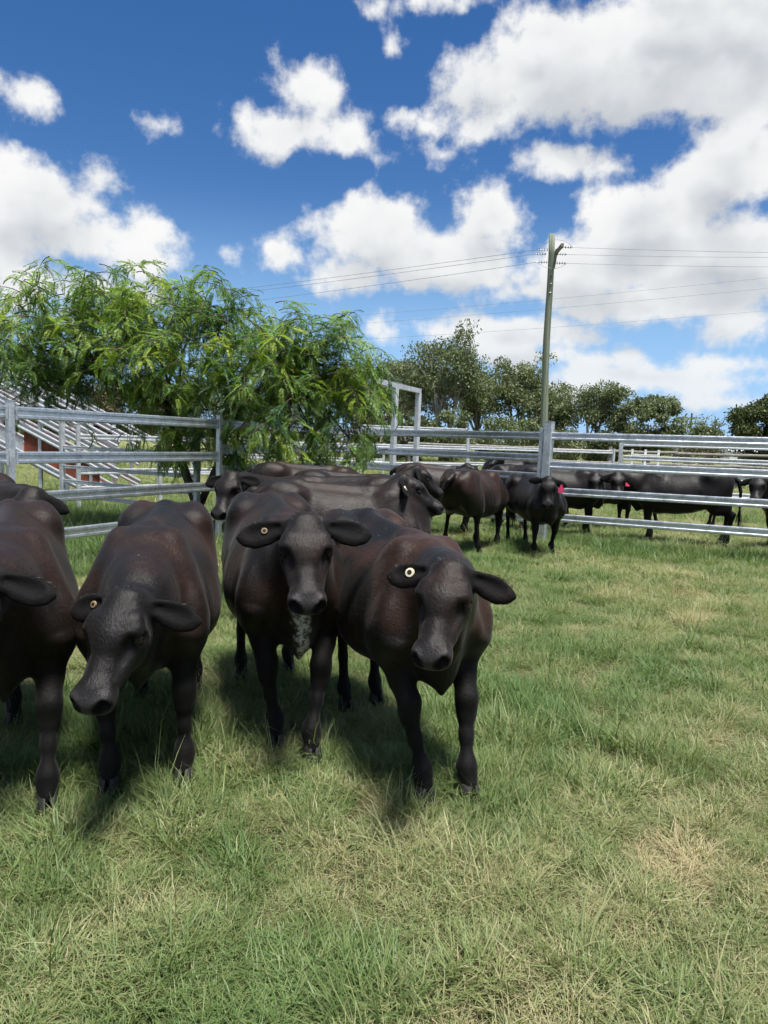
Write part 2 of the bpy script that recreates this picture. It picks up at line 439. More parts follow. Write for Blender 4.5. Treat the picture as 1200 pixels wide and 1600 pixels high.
COWMATS = {}
def build_cow(label, pos, yaw, size=1., poll=None, muzzle=None, hroll=0., feet=None, ears=None, res=.016,
              brown=.5, seed=1, belly=1., tail=None, eartag=None, patch=None, group=None, hs=.95, es=.92):
    """pos: ground point under mid body; poll/muzzle/feet in world coordinates or None; yaw: heading (0=+X)."""
    rnd = np.random.default_rng(seed)
    cy, sy_ = math.cos(yaw), math.sin(yaw)
    Rw = np.array([[cy, -sy_, 0], [sy_, cy, 0], [0, 0, 1.]])
    org = np.array([pos[0], pos[1], 0.])
    loc = lambda p: (Rw.T@(np.asarray(p, float)-org))/size
    B = Body()
    xs = np.array([-.76, -.70, -.60, -.45, -.2, .05, .3, .46, .58, .66])
    B.torso = (xs, np.array([1.04, 1.09, 1.125, 1.135, 1.105, 1.082, 1.080, 1.062, 1.015, .965]),
               np.array([.78, .72, .65, .575, .50-.02*belly, .465-.02*belly, .47, .52, .58, .66]),
               np.array([.17, .20, .225, .245, 0.278*belly, .288*belly, .256, .225, .195, .15]), .22, .16, 0)
    Y = np.array([0, 1., 0])
    # spine ridge, hips
    B.seg((-.66, 0, 1.095), (-.40, 0, 1.12), Y, (.03, .03), (.03, .03), .06)
    B.seg((-.40, 0, 1.108), (.25, 0, 1.07), Y, (.022, .03), (.03, .035), .07)
    B.seg((.20, 0, 1.05), (.42, 0, 1.045), Y, (.032, .042), (.035, .045), .09)
    P = loc(poll) if poll is not None else np.array([1.02, 0, 1.16])
    M = loc(muzzle) if muzzle is not None else P+np.array([.30, 0, -.36])
    f = _n(M-P)
    up = np.array([0, 0, 1.])
    lat = np.cross(up, f)
    if np.linalg.norm(lat) < .2: lat = Y.copy()
    lat = _n(lat); dor = np.cross(f, lat)
    if dor[2] < 0 and abs(f[2]) < .9: lat, dor = -lat, -dor
    if hroll:
        c, s = math.cos(hroll), math.sin(hroll); lat, dor = lat*c+dor*s, dor*c-lat*s
    H = lambda x, y, z: P+(f*x+lat*y*1.04+dor*z)*hs
    for sd in (1, -1):
        S = np.array([0, sd, 0.])
        B.seg((-.40, sd*.185, 1.045), (-.45, sd*.17, 1.03), Y, (.05, .045), (.05, .045), .10)          # hook bone
        B.seg((-.70, sd*.10, .99), (-.66, sd*.12, .97), Y, (.05, .06), (.06, .07), .08)                # pin bone
        B.seg((-.52, sd*.145, .96), (-.475, sd*.16, .76), Y, (.105, .19), (.10, .17), .08)           # thigh
        B.seg((.36, sd*.12, 1.00), (.50, sd*.195, .74), Y, (.055, .10), (.07, .12), .10)                # shoulder blade
        B.seg((.52, sd*.175, .76), (.44, sd*.185, .66), Y, (.075, .10), (.075, .11), .08)               # upper arm
        # fore leg
        fx = feet['F'+('L' if sd > 0 else 'R')] if feet and ('F'+('L' if sd > 0 else 'R')) in feet else None
        Fp = loc((fx[0], fx[1], 0)) if fx is not None else np.array([.46+rnd.uniform(-.06, .06), sd*.155, 0])
        Fp[2] = 0
        E = np.array([.43, sd*.175, .66]); Ft = Fp+np.array([-.035, 0, .115])
        K = E+(Ft-E)*.53+np.array([.022, 0, 0])
        B.seg(E, E+(K-E)*.55, Y, (0.0560, 0.0772), (0.0428, 0.0553), .06, 'leg')
        B.seg(E+(K-E)*.55, K+np.array([0, 0, .05]), Y, (0.0428, 0.0537), (0.0351, 0.0398), .06, 'leg')
        B.seg(K+np.array([.004, 0, .035]), K+np.array([.006, 0, -.03]), Y, (0.0436, 0.0439), (0.0389, 0.0398), .06, 'leg')
        Cn = K+(Ft-K)*.45
        B.seg(K, Cn, Y, (0.0327, 0.0358), (0.0249, 0.0300), .04, 'leg')
        B.seg(Cn, Ft+np.array([0, 0, .03]), Y, (0.0249, 0.0300), (0.0265, 0.0325), .04, 'leg')
        B.seg(Ft+np.array([0, 0, .015]), Ft-np.array([0, 0, .012]), Y, (0.0311, 0.0358), (0.0311, 0.0358), .06, 'leg')
        B.seg(Ft, Fp+np.array([0, 0, .065]), Y, (0.0311, 0.0341), (0.0335, 0.0373), .04, 'leg')
        B.seg(Ft+np.array([-.035, sd*.012, -.02]), Ft+np.array([-.045, sd*.012, -.035]), Y, (0.0093, 0.0114), (0.0078, 0.0097), .015, 'leg')
        # hind leg
        hx = feet['H'+('L' if sd > 0 else 'R')] if feet and ('H'+('L' if sd > 0 else 'R')) in feet else None
        Hp = loc((hx[0], hx[1], 0)) if hx is not None else np.array([-.60+rnd.uniform(-.07, .05), sd*.15, 0])
        Hp[2] = 0
        Hf = Hp+np.array([-.04, 0, .115])
        St = np.array([-.33, sd*.19, .66])
        Hk = np.array([Hf[0]-.045, Hf[1]*.85+sd*.02, .475])
        B.seg(np.array([-.47, sd*.165, .74]), St*.55+Hk*.45, Y, (.088, .15), (.062, .095), .07, 'thigh')
        B.seg(St, St+np.array([.02, 0, -.02]), Y, (.06, .07), (.05, .06), .10, 'thigh')
        B.seg(np.array([-.60, sd*.150, .86]), np.array([Hk[0]*.5-.30, sd*.155, .62]), Y, (.080, .125), (.052, .075), .07, 'thigh')
        B.seg(St*.5+Hk*.5, Hk+np.array([.01, 0, .03]), Y, (0.0497, 0.0813), (0.0331, 0.0445), .06, 'leg')
        B.seg(Hk+np.array([-.022, 0, .03]), Hk+np.array([.0, 0, -.02]), Y, (0.0331, 0.0411), (0.0331, 0.0411), .03, 'leg')
        Cn = Hk+(Hf-Hk)*.5
        B.seg(Hk, Cn, Y, (0.0315, 0.0393), (0.0257, 0.0326), .02, 'leg')
        B.seg(Cn, Hf+np.array([0, 0, .02]), Y, (0.0257, 0.0326), (0.0282, 0.0342), .02, 'leg')
        B.seg(Hf+np.array([0, 0, .01]), Hf-np.array([0, 0, .012]), Y, (0.0348, 0.0393), (0.0348, 0.0393), .03, 'leg')
        B.seg(Hf, Hp+np.array([0, 0, .065]), Y, (0.0323, 0.0359), (0.0348, 0.0393), .02, 'leg')
        if sd > 0: feetl = [(Fp, 1)]
        feetl = feetl if sd > 0 else feetl
        feetl += ([] if sd > 0 else [(Fp, 1)])+[(Hp, 0)]
    for sd in (1, -1):
        B.seg((-.27, sd*.345, 1.0), (-.22, sd*.365, .84), Y, (.085, .10), (.06, .08), .10, 'body', True)        # flank hollow
        B.seg((.25, sd*.345, .60), (.29, sd*.355, .82), Y, (.06, .035), (.06, .03), .06, 'body', True)          # crease behind the elbow
        B.seg((-.255, sd*.36, .62), (-.27, sd*.34, .80), Y, (.085, .04), (.06, .035), .06, 'body', True)        # fold before the stifle
        B.seg((.60, sd*.20, .98), (.62, sd*.27, .74), Y, (.08, .03), (.08, .03), .07, 'body', True)             # front of the shoulder
    # neck
    n0 = np.array([.40, 0, .845]); n3 = H(.05, 0, -.140)
    nd = n3-n0
    n1 = n0+np.array([.18, 0, .0])+.15*nd*np.array([1, .6, 1]); n2 = n3-f*.06-dor*.03-.18*_n(nd)
    bz = lambda t: (1-t)**3*n0+3*(1-t)**2*t*n1+3*(1-t)*t*t*n2+t**3*n3
    st = [0, .2, .4, .6, .8, 1.]
    ra = [(.150, .205), (.128, .180), (.104, .148), (.088, .120), (.076, .096), (.068, .076)]
    for i in range(5):
        a, b = bz(st[i]), bz(st[i+1])
        d = _n(b-a); sdv = np.cross(up, d)
        sdv = _n(sdv) if np.linalg.norm(sdv) > .15 else Y
        B.seg(a, b, sdv, ra[i], ra[i+1], .09, 'neck')
    # crest of the neck
    B.seg(bz(.1)+up*.14, bz(.45)+up*.085, Y, (.04, .045), (.03, .035), .10, 'neck')
    # dewlap and brisket
    t0 = H(.06, 0, -.21); br = np.array([.58, 0, .60])
    mid = (t0+br)/2+np.array([.03, 0, -.03]); sdv = np.cross(up, _n(br-t0+1e-6)); sdv = Y if np.linalg.norm(sdv) < .3 else _n(sdv)
    B.seg(t0, mid, sdv, (.03, .05), (.032, .07), .07, 'neck')
    B.seg(mid, br, sdv, (.032, .07), (.045, .09), .08, 'neck')
    B.seg((.56, 0, .72), (.59, 0, .585), Y, (.080, .12), (.036, .08), .09)
    B.seg((.60, 0, .57), (.60, 0, .475), Y, (.026, .055), (.012, .028), .04)
    B.seg((.50, 0, .64), (.30, 0, .55), Y, (.095, .12), (.12, .10), .09)
    # head
    def hseg(p0, p1, side, r0, r1, k=.03, tag='body', sub=False):
        w_ = 1.04 if abs(float(_n(side)@lat)) > .8 else 1.
        B.seg(p0, p1, side, (r0[0]*hs*w_, r0[1]*hs), (r1[0]*hs*w_, r1[1]*hs), k*hs, tag, sub)
    hd = 'head'
    hseg(H(.066, 0, -.090), H(.185, 0, -.088), lat, (.084, .082), (.103, .096), .05, hd)
    hseg(H(.044, 0, -.042), H(.20, 0, -.030), lat, (.056, .036), (.078, .030), .06, hd)
    hseg(H(.19, 0, -.052), H(.41, 0, -.056), lat, (.060, .046), (.047, .042), .035, hd)
    hseg(H(.18, 0, -.118), H(.40, 0, -.090), lat, (.088, .075), (.060, .050), .04, hd)
    hseg(H(.16, 0, -.030), H(.24, 0, -.032), lat, (.070, .030), (.044, .024), .05, hd)
    hseg(H(.416, 0, -.064), H(.448, 0, -.068), lat, (.080, .054), (.076, .050), .03, 'muzzle')
    for sd in (1, -1):
        hseg(H(.438, sd*.044, -.074), H(.446, sd*.040, -.080), lat, (.036, .040), (.034, .036), .02, 'muzzle')
        hseg(H(.440, sd*.056, -.038), H(.458, sd*.046, -.036), lat, (.020, .020), (.016, .016), .02, 'muzzle')   # nostril wing
    hseg(H(.15, 0, -.175), H(.34, 0, -.140), lat, (.060, .055), (.044, .034), .05, hd)
    hseg(H(.34, 0, -.136), H(.430, 0, -.124), lat, (.046, .030), (.054, .026), .02, 'muzzle')
    hseg(H(.482, -.040, -.112), H(.482, .040, -.112), dor, (.006, .024), (.006, .024), .008, 'muzzle', True)
    for sd in (1, -1):
        hseg(H(.10, sd*.050, -.145), H(.21, sd*.046, -.150), lat, (.042, .068), (.036, .060), .05, 'cheek')
        hseg(H(.140, sd*.080, -.034), H(.180, sd*.088, -.036), lat, (.024, .028), (.024, .024), .045, hd)
        hseg(H(.170, sd*.094, -.036), H(.222, sd*.058, -.020), lat, (.016, .016), (.013, .013), .025, hd)     # brow
        hseg(H(.232, sd*.088, -.036), H(.285, sd*.078, -.048), lat, (.018, .030), (.013, .026), .030, hd, True)
        hseg(H(.160, sd*.106, -.044), H(.215, sd*.098, -.048), lat, (.014, .012), (.011, .010), .015, hd)       # upper lid
        hseg(H(.165, sd*.101, -.086), H(.210, sd*.094, -.086), lat, (.013, .012), (.011, .011), .03, hd)       # lower lid
        hseg(H(.186, sd*.114, -.063), H(.202, sd*.110, -.063), lat, (.024, .017), (.024, .015), .010, hd, True)
        hseg(H(.22, sd*.080, -.100), H(.34, sd*.058, -.095), lat, (.016, .022), (.014, .022), .04, hd)         # face crest
        # nostril
        hseg(H(.496, sd*.040, -.050), H(.474, sd*.056, -.040), f, (.034, .018), (.032, .018), .006, 'muzzle', True)
        hseg(H(.474, sd*.056, -.040), H(.466, sd*.066, -.056), f, (.030, .015), (.026, .010), .006, 'muzzle', True)
        # mouth line
        hseg(H(.475, sd*.05, -.112), H(.36, sd*.066, -.116), dor, (.007, .020), (.006, .016), .008, 'muzzle', True)
        # ear
        e = ears[0 if sd > 0 else 1] if ears else (0, -.18, -.28)
        ed = _n(lat*sd*1.0+f*e[0]*1.+dor*e[1]+up*e[2] if len(e) < 4 else lat*sd+f*e[0]+dor*e[1]+up*e[2])
        fw = _n(dor*.75+f*.25+up*(e[3] if len(e) > 3 else 0))
        fw = _n(fw-ed*(fw@ed))
        eb = H(.046, sd*.068, -.075)
        ek = hs*es
        pt = [eb+ed*q*ek for q in (0, .05, .11, .17, .215, .245)]
        wd = [.026, .038, .056, .056, .036, .006]
        wd = [q*ek for q in wd]
        th = [.026, .018, .012, .0105, .0095, .008]
        if res > .012: th = [max(t_, .013) for t_ in th]
        dn = _n(np.cross(ed, fw)); dn = dn if dn[2] < 0 else -dn
        pt = [p+dn*q for p, q in zip(pt, (0, .004, .012, .018, .018, .014))]
        for i in range(5):
            B.seg(pt[i], pt[i+1], fw, (th[i], wd[i]), (th[i+1], wd[i+1]), .018, 'ear')
        if res < .012:
            B.seg(eb+ed*.06*ek+fw*.028, eb+ed*.17*ek+fw*.024, fw, (.026, .024*ek), (.022, .040*ek), .012, 'ear', True)
        if sd > 0: earL = (eb, ed, fw, dn)
        else: earR = (eb, ed, fw, dn)
    # tail
    tp = tail if tail is not None else [(-.74, 0, 1.06), (-.82, .0, 1.0), (-.855, .01, .85), (-.86, .015, .62), (-.86, .02, .46)]
    tp = [np.array(q, float) for q in tp]
    rr = [.040, .034, .026, .020, .016]
    for i in range(4):
        B.seg(tp[i], tp[i+1], Y, (rr[i], rr[i]), (rr[i+1], rr[i+1]), .04 if i == 0 else .015, 'tail')
    V, Fq = B.mesh(res/size)
    # ---- coat colour weights
    wl = B.tagw(V, 'leg', .05); wh = B.tagw(V, hd, .05); we = B.tagw(V, 'ear', .03); wm = B.tagw(V, 'muzzle', .045); wc = B.tagw(V, 'cheek', .03)
    wt = B.tagw(V, 'tail', .03); wn = B.tagw(V, 'neck', .05)
    nz = fbm3(V, 4.5, seed, 3); nz2 = fbm3(V*np.array([1, 1, .6]), 2.0, seed+5, 2)
    br_ = sstep(.45, .85, V[:, 2])*(1-.85*np.maximum(wl, we))*(1-.75*wh)*(1-.5*wt)
    br_ = br_*sstep(.34, .66, nz*.6+nz2*.4)+.30*sstep(.62, .8, nz2)*(1-wl)*(1-we)
    br_ = br_*(1-.5*wn)
    br_ = np.maximum(br_, .8*wc*sstep(.35, .6, nz)*(1-wm))
    br_ = np.clip(br_*brown*1.4, 0, 1)
    wm = wm*sstep(.40, .455, ((V-P)@f)/hs)
    nd_ = np.full(len(V), 9.)
    for o in B.ops:
        if o[6] == 'muzzle' and o[7]: nd_ = np.minimum(nd_, B.segd(V, o))
    nost = np.clip(1-nd_/.010, 0, 1); wm = wm*(1-nost); we = np.maximum(we, nost); br_ = br_*(1-nost)
    pw = np.zeros(len(V))
    if patch is not None:
        for (p0, p1, r) in patch:
            o = (loc(p0), loc(p1), Y, (r, .16), (r*.8, .12))
            d = B.segd(V, o)
            pw = np.maximum(pw, sstep(.022, -.01, d+(fbm3(V, 28, seed, 3)-.5)*.07))
    pw = pw*(1-np.clip(2*np.maximum(wh, wm), 0, 1))*(1-wc)
    me = bpy.data.meshes.new('cow_body')
    Vw = V*size
    me.vertices.add(len(Vw)); me.vertices.foreach_set('co', Vw.astype(np.float32).ravel())
    me.loops.add(Fq.size); me.loops.foreach_set('vertex_index', Fq.astype(np.int32).ravel())
    me.polygons.add(len(Fq)); me.polygons.foreach_set('loop_start', np.arange(0, Fq.size, 4, dtype=np.int32))
    me.polygons.foreach_set('loop_total', np.full(len(Fq), 4, np.int32))
    me.update(calc_edges=True)
    me.shade_smooth()
    at_ = me.attributes.new('coat', 'FLOAT_COLOR', 'POINT')
    at_.data.foreach_set('color', np.stack([br_, wm, pw, np.maximum(wl*.75, we)], 1).astype(np.float32).ravel())
    me.materials.append(COWMATS['coat'])
    ob = bpy.data.objects.new('cow', me); COL.objects.link(ob)
    ob.location = org; ob.rotation_euler = (0, 0, yaw)
    ob['label'] = label; ob['category'] = 'cow'
    if group: ob['group'] = group
    ob['res'] = res
    del ob['res']
    def child(name, mesh, M4):
        c = bpy.data.objects.new(name, mesh); COL.objects.link(c); c.parent = ob; c.matrix_local = M4; return c
    def frame(o, x, y, z, s=1.):
        return Matrix(((x[0]*s, y[0]*s, z[0]*s, o[0]), (x[1]*s, y[1]*s, z[1]*s, o[1]), (x[2]*s, y[2]*s, z[2]*s, o[2]), (0, 0, 0, 1)))
    X3, Y3, Z3 = np.eye(3)
    for p, fr in feetl:
        child('hoof', COWMATS['hoofmesh'], frame(p*size+np.array([0, 0, .002]), X3, Y3, Z3, size*(1.04 if fr else 1.0)))
    for sd in (1, -1):
        child('eye', COWMATS['eyemesh'], frame(H(.196, sd*.0970, -.060)*size, f, lat*sd, dor, size*hs*.0215))
    # tail switch
    a = tp[4]; d = _n(tp[4]-tp[3]); R = rnd
    nst = 70 if res < .012 else 36
    roots = [tp[3]+(tp[4]-tp[3])*R.uniform(.3, 1.)+R.normal(size=3)*.010 for _ in range(nst)]
    vs, fs = strands(R, roots, [d+R.normal(size=3)*.12 for _ in range(nst)], R.uniform(.16, .30, nst), .004 if res < .012 else .007, (0, 0, -.35))
    sm = bpy.data.meshes.new('tail_switch'); sm.from_pydata([tuple(np.array(v)*size) for v in vs], [], fs); sm.materials.append(COWMATS['hair'])
    child('tail_switch', sm, Matrix.Identity(4))['kind'] = 'stuff'
    # ear fringe hair
    if res < .012:
        vs, fs = [], []
        for (eb, ed, fw, dn) in (earL, earR):
            roots, dirs = [], []
            for _ in range(420):
                t = R.uniform(.05, .97); l = t*.235
                w = np.interp(l, [0, .05, .11, .17, .215, .245], [.03, .038, .056, .055, .040, .014])*.93
                sgn = R.choice([-1, 1]); roots.append(eb+ed*l*hs*es+dn*(w*hs*es*sgn+.010)+fw*R.uniform(-.004, .008))
                dirs.append(_n(dn*sgn*.7+ed*.8+R.normal(size=3)*.25))
            v_, f_ = strands(R, roots, dirs, R.uniform(.006, .015, 420), .0006, (0, 0, -.3), 2)
            b = len(vs); vs += v_; fs += [tuple(q+b for q in ff) for ff in f_]
        sm = bpy.data.meshes.new('ear_hair'); sm.from_pydata([tuple(np.array(v)*size) for v in vs], [], fs); sm.materials.append(COWMATS['hair'])
        eh = child('ear_hair', sm, Matrix.Identity(4)); eh['kind'] = 'stuff'
    if res < .012:
        roots = [H(R.uniform(.0, .05), R.normal()*.028, -.012) for _ in range(150)]
        vs, fs = strands(R, roots, [_n(f*R.uniform(.2, 1.)+lat*R.normal()*.5+dor*.45) for _ in range(150)], R.uniform(.014, .030, 150), .0010, (0, 0, -.5), 3)
        sm = bpy.data.meshes.new('poll_hair'); sm.from_pydata([tuple(np.array(v)*size) for v in vs], [], fs); sm.materials.append(COWMATS['hair'])
        child('poll_hair', sm, Matrix.Identity(4))['kind'] = 'stuff'
    if eartag:
        side, kind, l = eartag[:3]
        eb, ed, fw, dn = earL if side > 0 else earR
        if kind == 'button':
            o = eb+ed*l+fw*.010+dn*.004
            child('ear_tag', COWMATS[eartag[4] if len(eartag) > 4 else 'button'], frame(o*size, ed, np.cross(fw, ed), fw, size*(eartag[3] if len(eartag) > 3 else 1.)))
        else:
            o = eb+ed*l+fw*.018+dn*.030
            zz = fw; yy = _n(up-zz*(up@zz)); xx = np.cross(yy, zz)
            child('ear_tag', COWMATS['flag'], frame(o*size, xx, yy, zz, size*1.25))
    return ob
# ---------------------------------------------------------------- materials
def galv(name, tint=(.50, .53, .57), rough=.36, metal=.8):
    m, t, b = mat(name)
    oc = t.node('ShaderNodeTexCoord').outputs['Object']
    info = t.node('ShaderNodeObjectInfo').outputs['Random']
    n1 = t.noise(oc, 9., 5, .6); n2 = t.noise(oc, 60., 3, .6)
    vo = t.node('ShaderNodeTexVoronoi', {'Vector': oc, 'Scale': 45.}).outputs['Color']
    vv = t.node('ShaderNodeSeparateColor', {0: vo}).outputs[0]
    f = t.m('ADD', t.m('MULTIPLY', n1, .6), t.m('ADD', t.m('MULTIPLY', n2, .25), t.m('MULTIPLY', vv, .18)))
    f = t.m('ADD', f, t.m('MULTIPLY', t.m('SUBTRACT', info, .5), .10))
    c = t.ramp(f, [(.30, tuple(x*.62 for x in tint)), (.52, tint), (.75, tuple(min(1, x*1.28) for x in tint))])
    st = t.noise(t.v('MULTIPLY', oc, (26., 26., 1.5)), 1., 4, .6)
    c = t.mix(t.m('MULTIPLY', t.ss(st, .60, .80), .35), c, (.20, .19, .17))
    t.l.new(c, b.inputs['Base Color']); b.inputs['Metallic'].default_value = metal
    t.l.new(t.m('MULTIPLY_ADD', n1, .35, rough-.17), b.inputs['Roughness'])
    bump(t, b, t.m('ADD', n1, t.m('MULTIPLY', n2, .3)), .12, .01)
    return m
M_GALV = galv('galvanised_steel'); M_GALV2 = galv('galvanised_post', (.58, .60, .62), .44, .65)
M_RAMP = galv('dull_ramp_steel', (.36, .38, .40), .55, .35)
M_GALVF = galv('weathered_steel', (.52, .54, .56), .55, .3)

def rustmat():
    m, t, b = mat('rusted_plate'); oc = t.node('ShaderNodeTexCoord').outputs['Object']
    n = t.noise(oc, 4., 6, .65); n2 = t.noise(oc, 25., 4, .6)
    c = t.ramp(t.m('MULTIPLY_ADD', n2, .4, t.m('MULTIPLY', n, .6)), [(.30, (.09, .025, .014)), (.55, (.24, .062, .032)), (.75, (.32, .10, .055))])
    t.l.new(c, b.inputs['Base Color']); b.inputs['Roughness'].default_value = .85; bump(t, b, n2, .3, .01); return m
M_RUST = rustmat()
def woodmat(name, a, bcol, sc=(12., 12., .8)):
    m, t, b = mat(name); oc = t.node('ShaderNodeTexCoord').outputs['Object']
    n = t.noise(t.v('MULTIPLY', oc, sc), 1., 6, .65); n2 = t.noise(oc, 3., 3)
    c = t.mix(t.ss(n, .3, .72), a, bcol); c = t.mix(t.m('MULTIPLY', t.ss(n2, .5, .75), .45), c, tuple(x*.55 for x in bcol))
    t.l.new(c, b.inputs['Base Color']); b.inputs['Roughness'].default_value = .85; bump(t, b, n, .5, .02); return m
M_POLE = woodmat('treated_pole_timber', (.10, .13, .085), (.24, .26, .19), (14., 14., .5))
M_TIMBER = woodmat('grey_timber', (.13, .12, .11), (.30, .28, .25), (6., 6., 6.))
M_BARKD = woodmat('dark_bark', (.05, .035, .025), (.14, .10, .075), (18., 18., 3.))
M_BARKP = woodmat('pale_bark', (.16, .14, .115), (.40, .37, .32), (3., 3., .6))
def plain(name, c, r=.5, metal=0.):
    m, t, b = mat(name); oc = t.node('ShaderNodeTexCoord').outputs['Object']
    n = t.noise(oc, 30., 4, .6)
    t.l.new(t.mix(n, tuple(x*.75 for x in c), tuple(min(1, x*1.2) for x in c)), b.inputs['Base Color'])
    b.inputs['Roughness'].default_value = r; b.inputs['Metallic'].default_value = metal; return m
M_WIRE = plain('wire_aluminium', (.24, .25, .27), .5, .3)
M_INSUL = plain('insulator_glaze', (.06, .07, .065), .25)
M_WHITE = plain('white_paint', (.72, .72, .70), .6)

# coat of the cattle: short black to red-brown hair
m, t, b = mat('cattle_coat')
ca = t.node('ShaderNodeAttribute', attribute_name='coat')
sc_ = t.node('ShaderNodeSeparateColor', {0: ca.outputs['Color']})
brw, muz, pat, leg = sc_.outputs[0], sc_.outputs[1], sc_.outputs[2], ca.outputs['Alpha']
oc = t.node('ShaderNodeTexCoord').outputs['Object']
wob = t.v('MULTIPLY_ADD', t.v('SUBTRACT', t.noise(oc, 3.5, 2, .5, col=True), (.5, .5, .5)), (.10, .10, .10), oc)   # hair lies in slow swirls
hn = t.noise(t.v('MULTIPLY', wob, (24., 110., 85.)), 1., 4, .72)
hn2 = t.noise(oc, 14., 5, .6)
mot = t.noise(oc, 6., 4, .6)
bf = t.m('MULTIPLY', brw, t.m('MULTIPLY_ADD', hn, .9, t.m('MULTIPLY', mot, .7)), clamp=True)
c = t.mix(bf, (.0046, .0039, .0036), (.036, .0150, .0078))
c = t.mix(t.m('MULTIPLY', t.ss(hn, .62, .80), t.m('MULTIPLY', t.m('SUBTRACT', 1., leg), .35)), c, (.028, .020, .016))
c = t.mix(muz, c, t.mix(hn2, (.010, .010, .0105), (.036, .034, .034)))
vo = t.node('ShaderNodeTexVoronoi', {'Vector': oc, 'Scale': 16.})
spk = t.m('MULTIPLY', t.ss(vo.outputs['Distance'], .060, .030), t.ss(t.node('ShaderNodeSeparateColor', {0: vo.outputs['Color']}).outputs[0], .82, .84))
c = t.mix(t.m('MULTIPLY', spk, .7), c, (.25, .24, .20))
c = t.v('MULTIPLY', c, t.node('ShaderNodeCombineColor', {0: t.m('MULTIPLY_ADD', hn, 1.5, .25), 1: t.m('MULTIPLY_ADD', hn, 1.5, .25), 2: t.m('MULTIPLY_ADD', hn, 1.5, .25)}).outputs[0])
dust = t.m('MULTIPLY', t.ss(t.noise(oc, 2.6, 5, .68), .56, .74), t.m('MULTIPLY', t.ss(hn, .40, .66), t.m('SUBTRACT', 1., leg)))
c = t.mix(t.m('MULTIPLY', dust, .18), c, (.060, .047, .036))
pc = t.mix(t.ss(t.noise(oc, 45., 4, .65), .42, .60), (.46, .44, .41), (.06, .052, .05))
c = t.mix(pat, c, pc)
c = t.mix(t.m('MULTIPLY', leg, .8), c, (.0045, .0042, .0042))
t.l.new(c, b.inputs['Base Color'])
rg = t.m('MULTIPLY_ADD', hn, .30, .32); rg = t.m('ADD', rg, t.m('MULTIPLY', leg, .26)); rg = t.m('SUBTRACT', rg, t.m('MULTIPLY', muz, .08))
rg = t.m('ADD', rg, t.m('MULTIPLY', dust, .2)); t.l.new(rg, b.inputs['Roughness']); t.l.new(t.m('MULTIPLY_ADD', leg, -.13, .22), b.inputs['Specular IOR Level'])
b.inputs['Sheen Weight'].default_value = .04; b.inputs['Sheen Roughness'].default_value = .4
wv = t.noise(oc, 9., 3, .5)
skin = t.node('ShaderNodeTexVoronoi', {'Vector': oc, 'Scale': 170.}).outputs['Distance']
fold = t.noise(t.v('MULTIPLY', oc, (13., 9., 3.2)), 1., 3, .55)
hgt = t.m('ADD', t.m('MULTIPLY', fold, 1.3), t.m('ADD', t.m('MULTIPLY', hn, .95), t.m('ADD', t.m('MULTIPLY', wv, 1.1), t.m('MULTIPLY', t.m('MULTIPLY', skin, muz), .22))))
bump(t, b, hgt, .50, .008)
COWMATS['coat'] = m
COWMATS['hair'] = plain('dark_hair', (.010, .0085, .008), .5)
hm = hoof_mesh(); hm.materials.append(plain('hoof_horn', (.011, .010, .0095), .7)); COWMATS['hoofmesh'] = hm
bm = bmesh.new(); bmesh.ops.create_uvsphere(bm, u_segments=16, v_segments=10, radius=1.); em = bpy.data.meshes.new('eye'); bm.to_mesh(em); bm.free(); em.shade_smooth()
em.materials.append(plain('wet_dark_eye', (.010, .007, .005), .06)); COWMATS['eyemesh'] = em
bt = tag_mesh(); bt.materials.append(plain('cream_plastic', (.66, .60, .42), .4)); bt.materials.append(plain('tag_stud', (.02, .018, .016), .5)); COWMATS['button'] = bt
bt2 = tag_mesh(); bt2.materials.append(plain('worn_tan_plastic', (.26, .19, .10), .5)); bt2.materials.append(plain('tag_hole', (.015, .012, .01), .5)); COWMATS['button_tan'] = bt2
ft = tag_mesh(disc=False); ft.materials.append(plain('pink_tag', (.62, .045, .13), .4)); COWMATS['flag'] = ft

def leafmat(name, cols, rough=.5, trans=.35, inst=False):
    """leaf colour varies by a per-face attribute"""
    m, t, b = mat(name)
    a = t.node('ShaderNodeAttribute', attribute_name='tone').outputs['Fac']
    c = t.ramp(a, cols); t.l.new(c, b.inputs['Base Color']); b.inputs['Roughness'].default_value = rough
    b.inputs['Specular IOR Level'].default_value = .35
    tr = t.node('ShaderNodeBsdfTranslucent', {'Color': t.v('MULTIPLY', c, (1.25, 1.35, .7))})
    mx = t.node('ShaderNodeMixShader', {0: trans, 1: b.outputs[0], 2: tr.outputs[0]})
    t.l.new(mx.outputs[0], t.n['Material Output'].inputs[0]); return m
M_LEAFN = leafmat('feathery_leaf', [(0., (.036, .080, .034)), (.35, (.070, .142, .046)), (.70, (.150, .240, .052)), (1., (.31, .39, .06))], .45, .45)
M_EUC = leafmat('gum_leaf', [(0., (.062, .080, .040)), (.5, (.142, .172, .080)), (1., (.24, .26, .14))], .55, .25)
M_DENSE = leafmat('dense_leaf', [(0., (.028, .040, .016)), (.5, (.062, .084, .030)), (1., (.115, .130, .050))], .55, .25)
M_SCRUB = leafmat('dry_scrub_leaf', [(0., (.04, .03, .018)), (.5, (.085, .075, .036)), (1., (.15, .13, .07))], .6, .25)
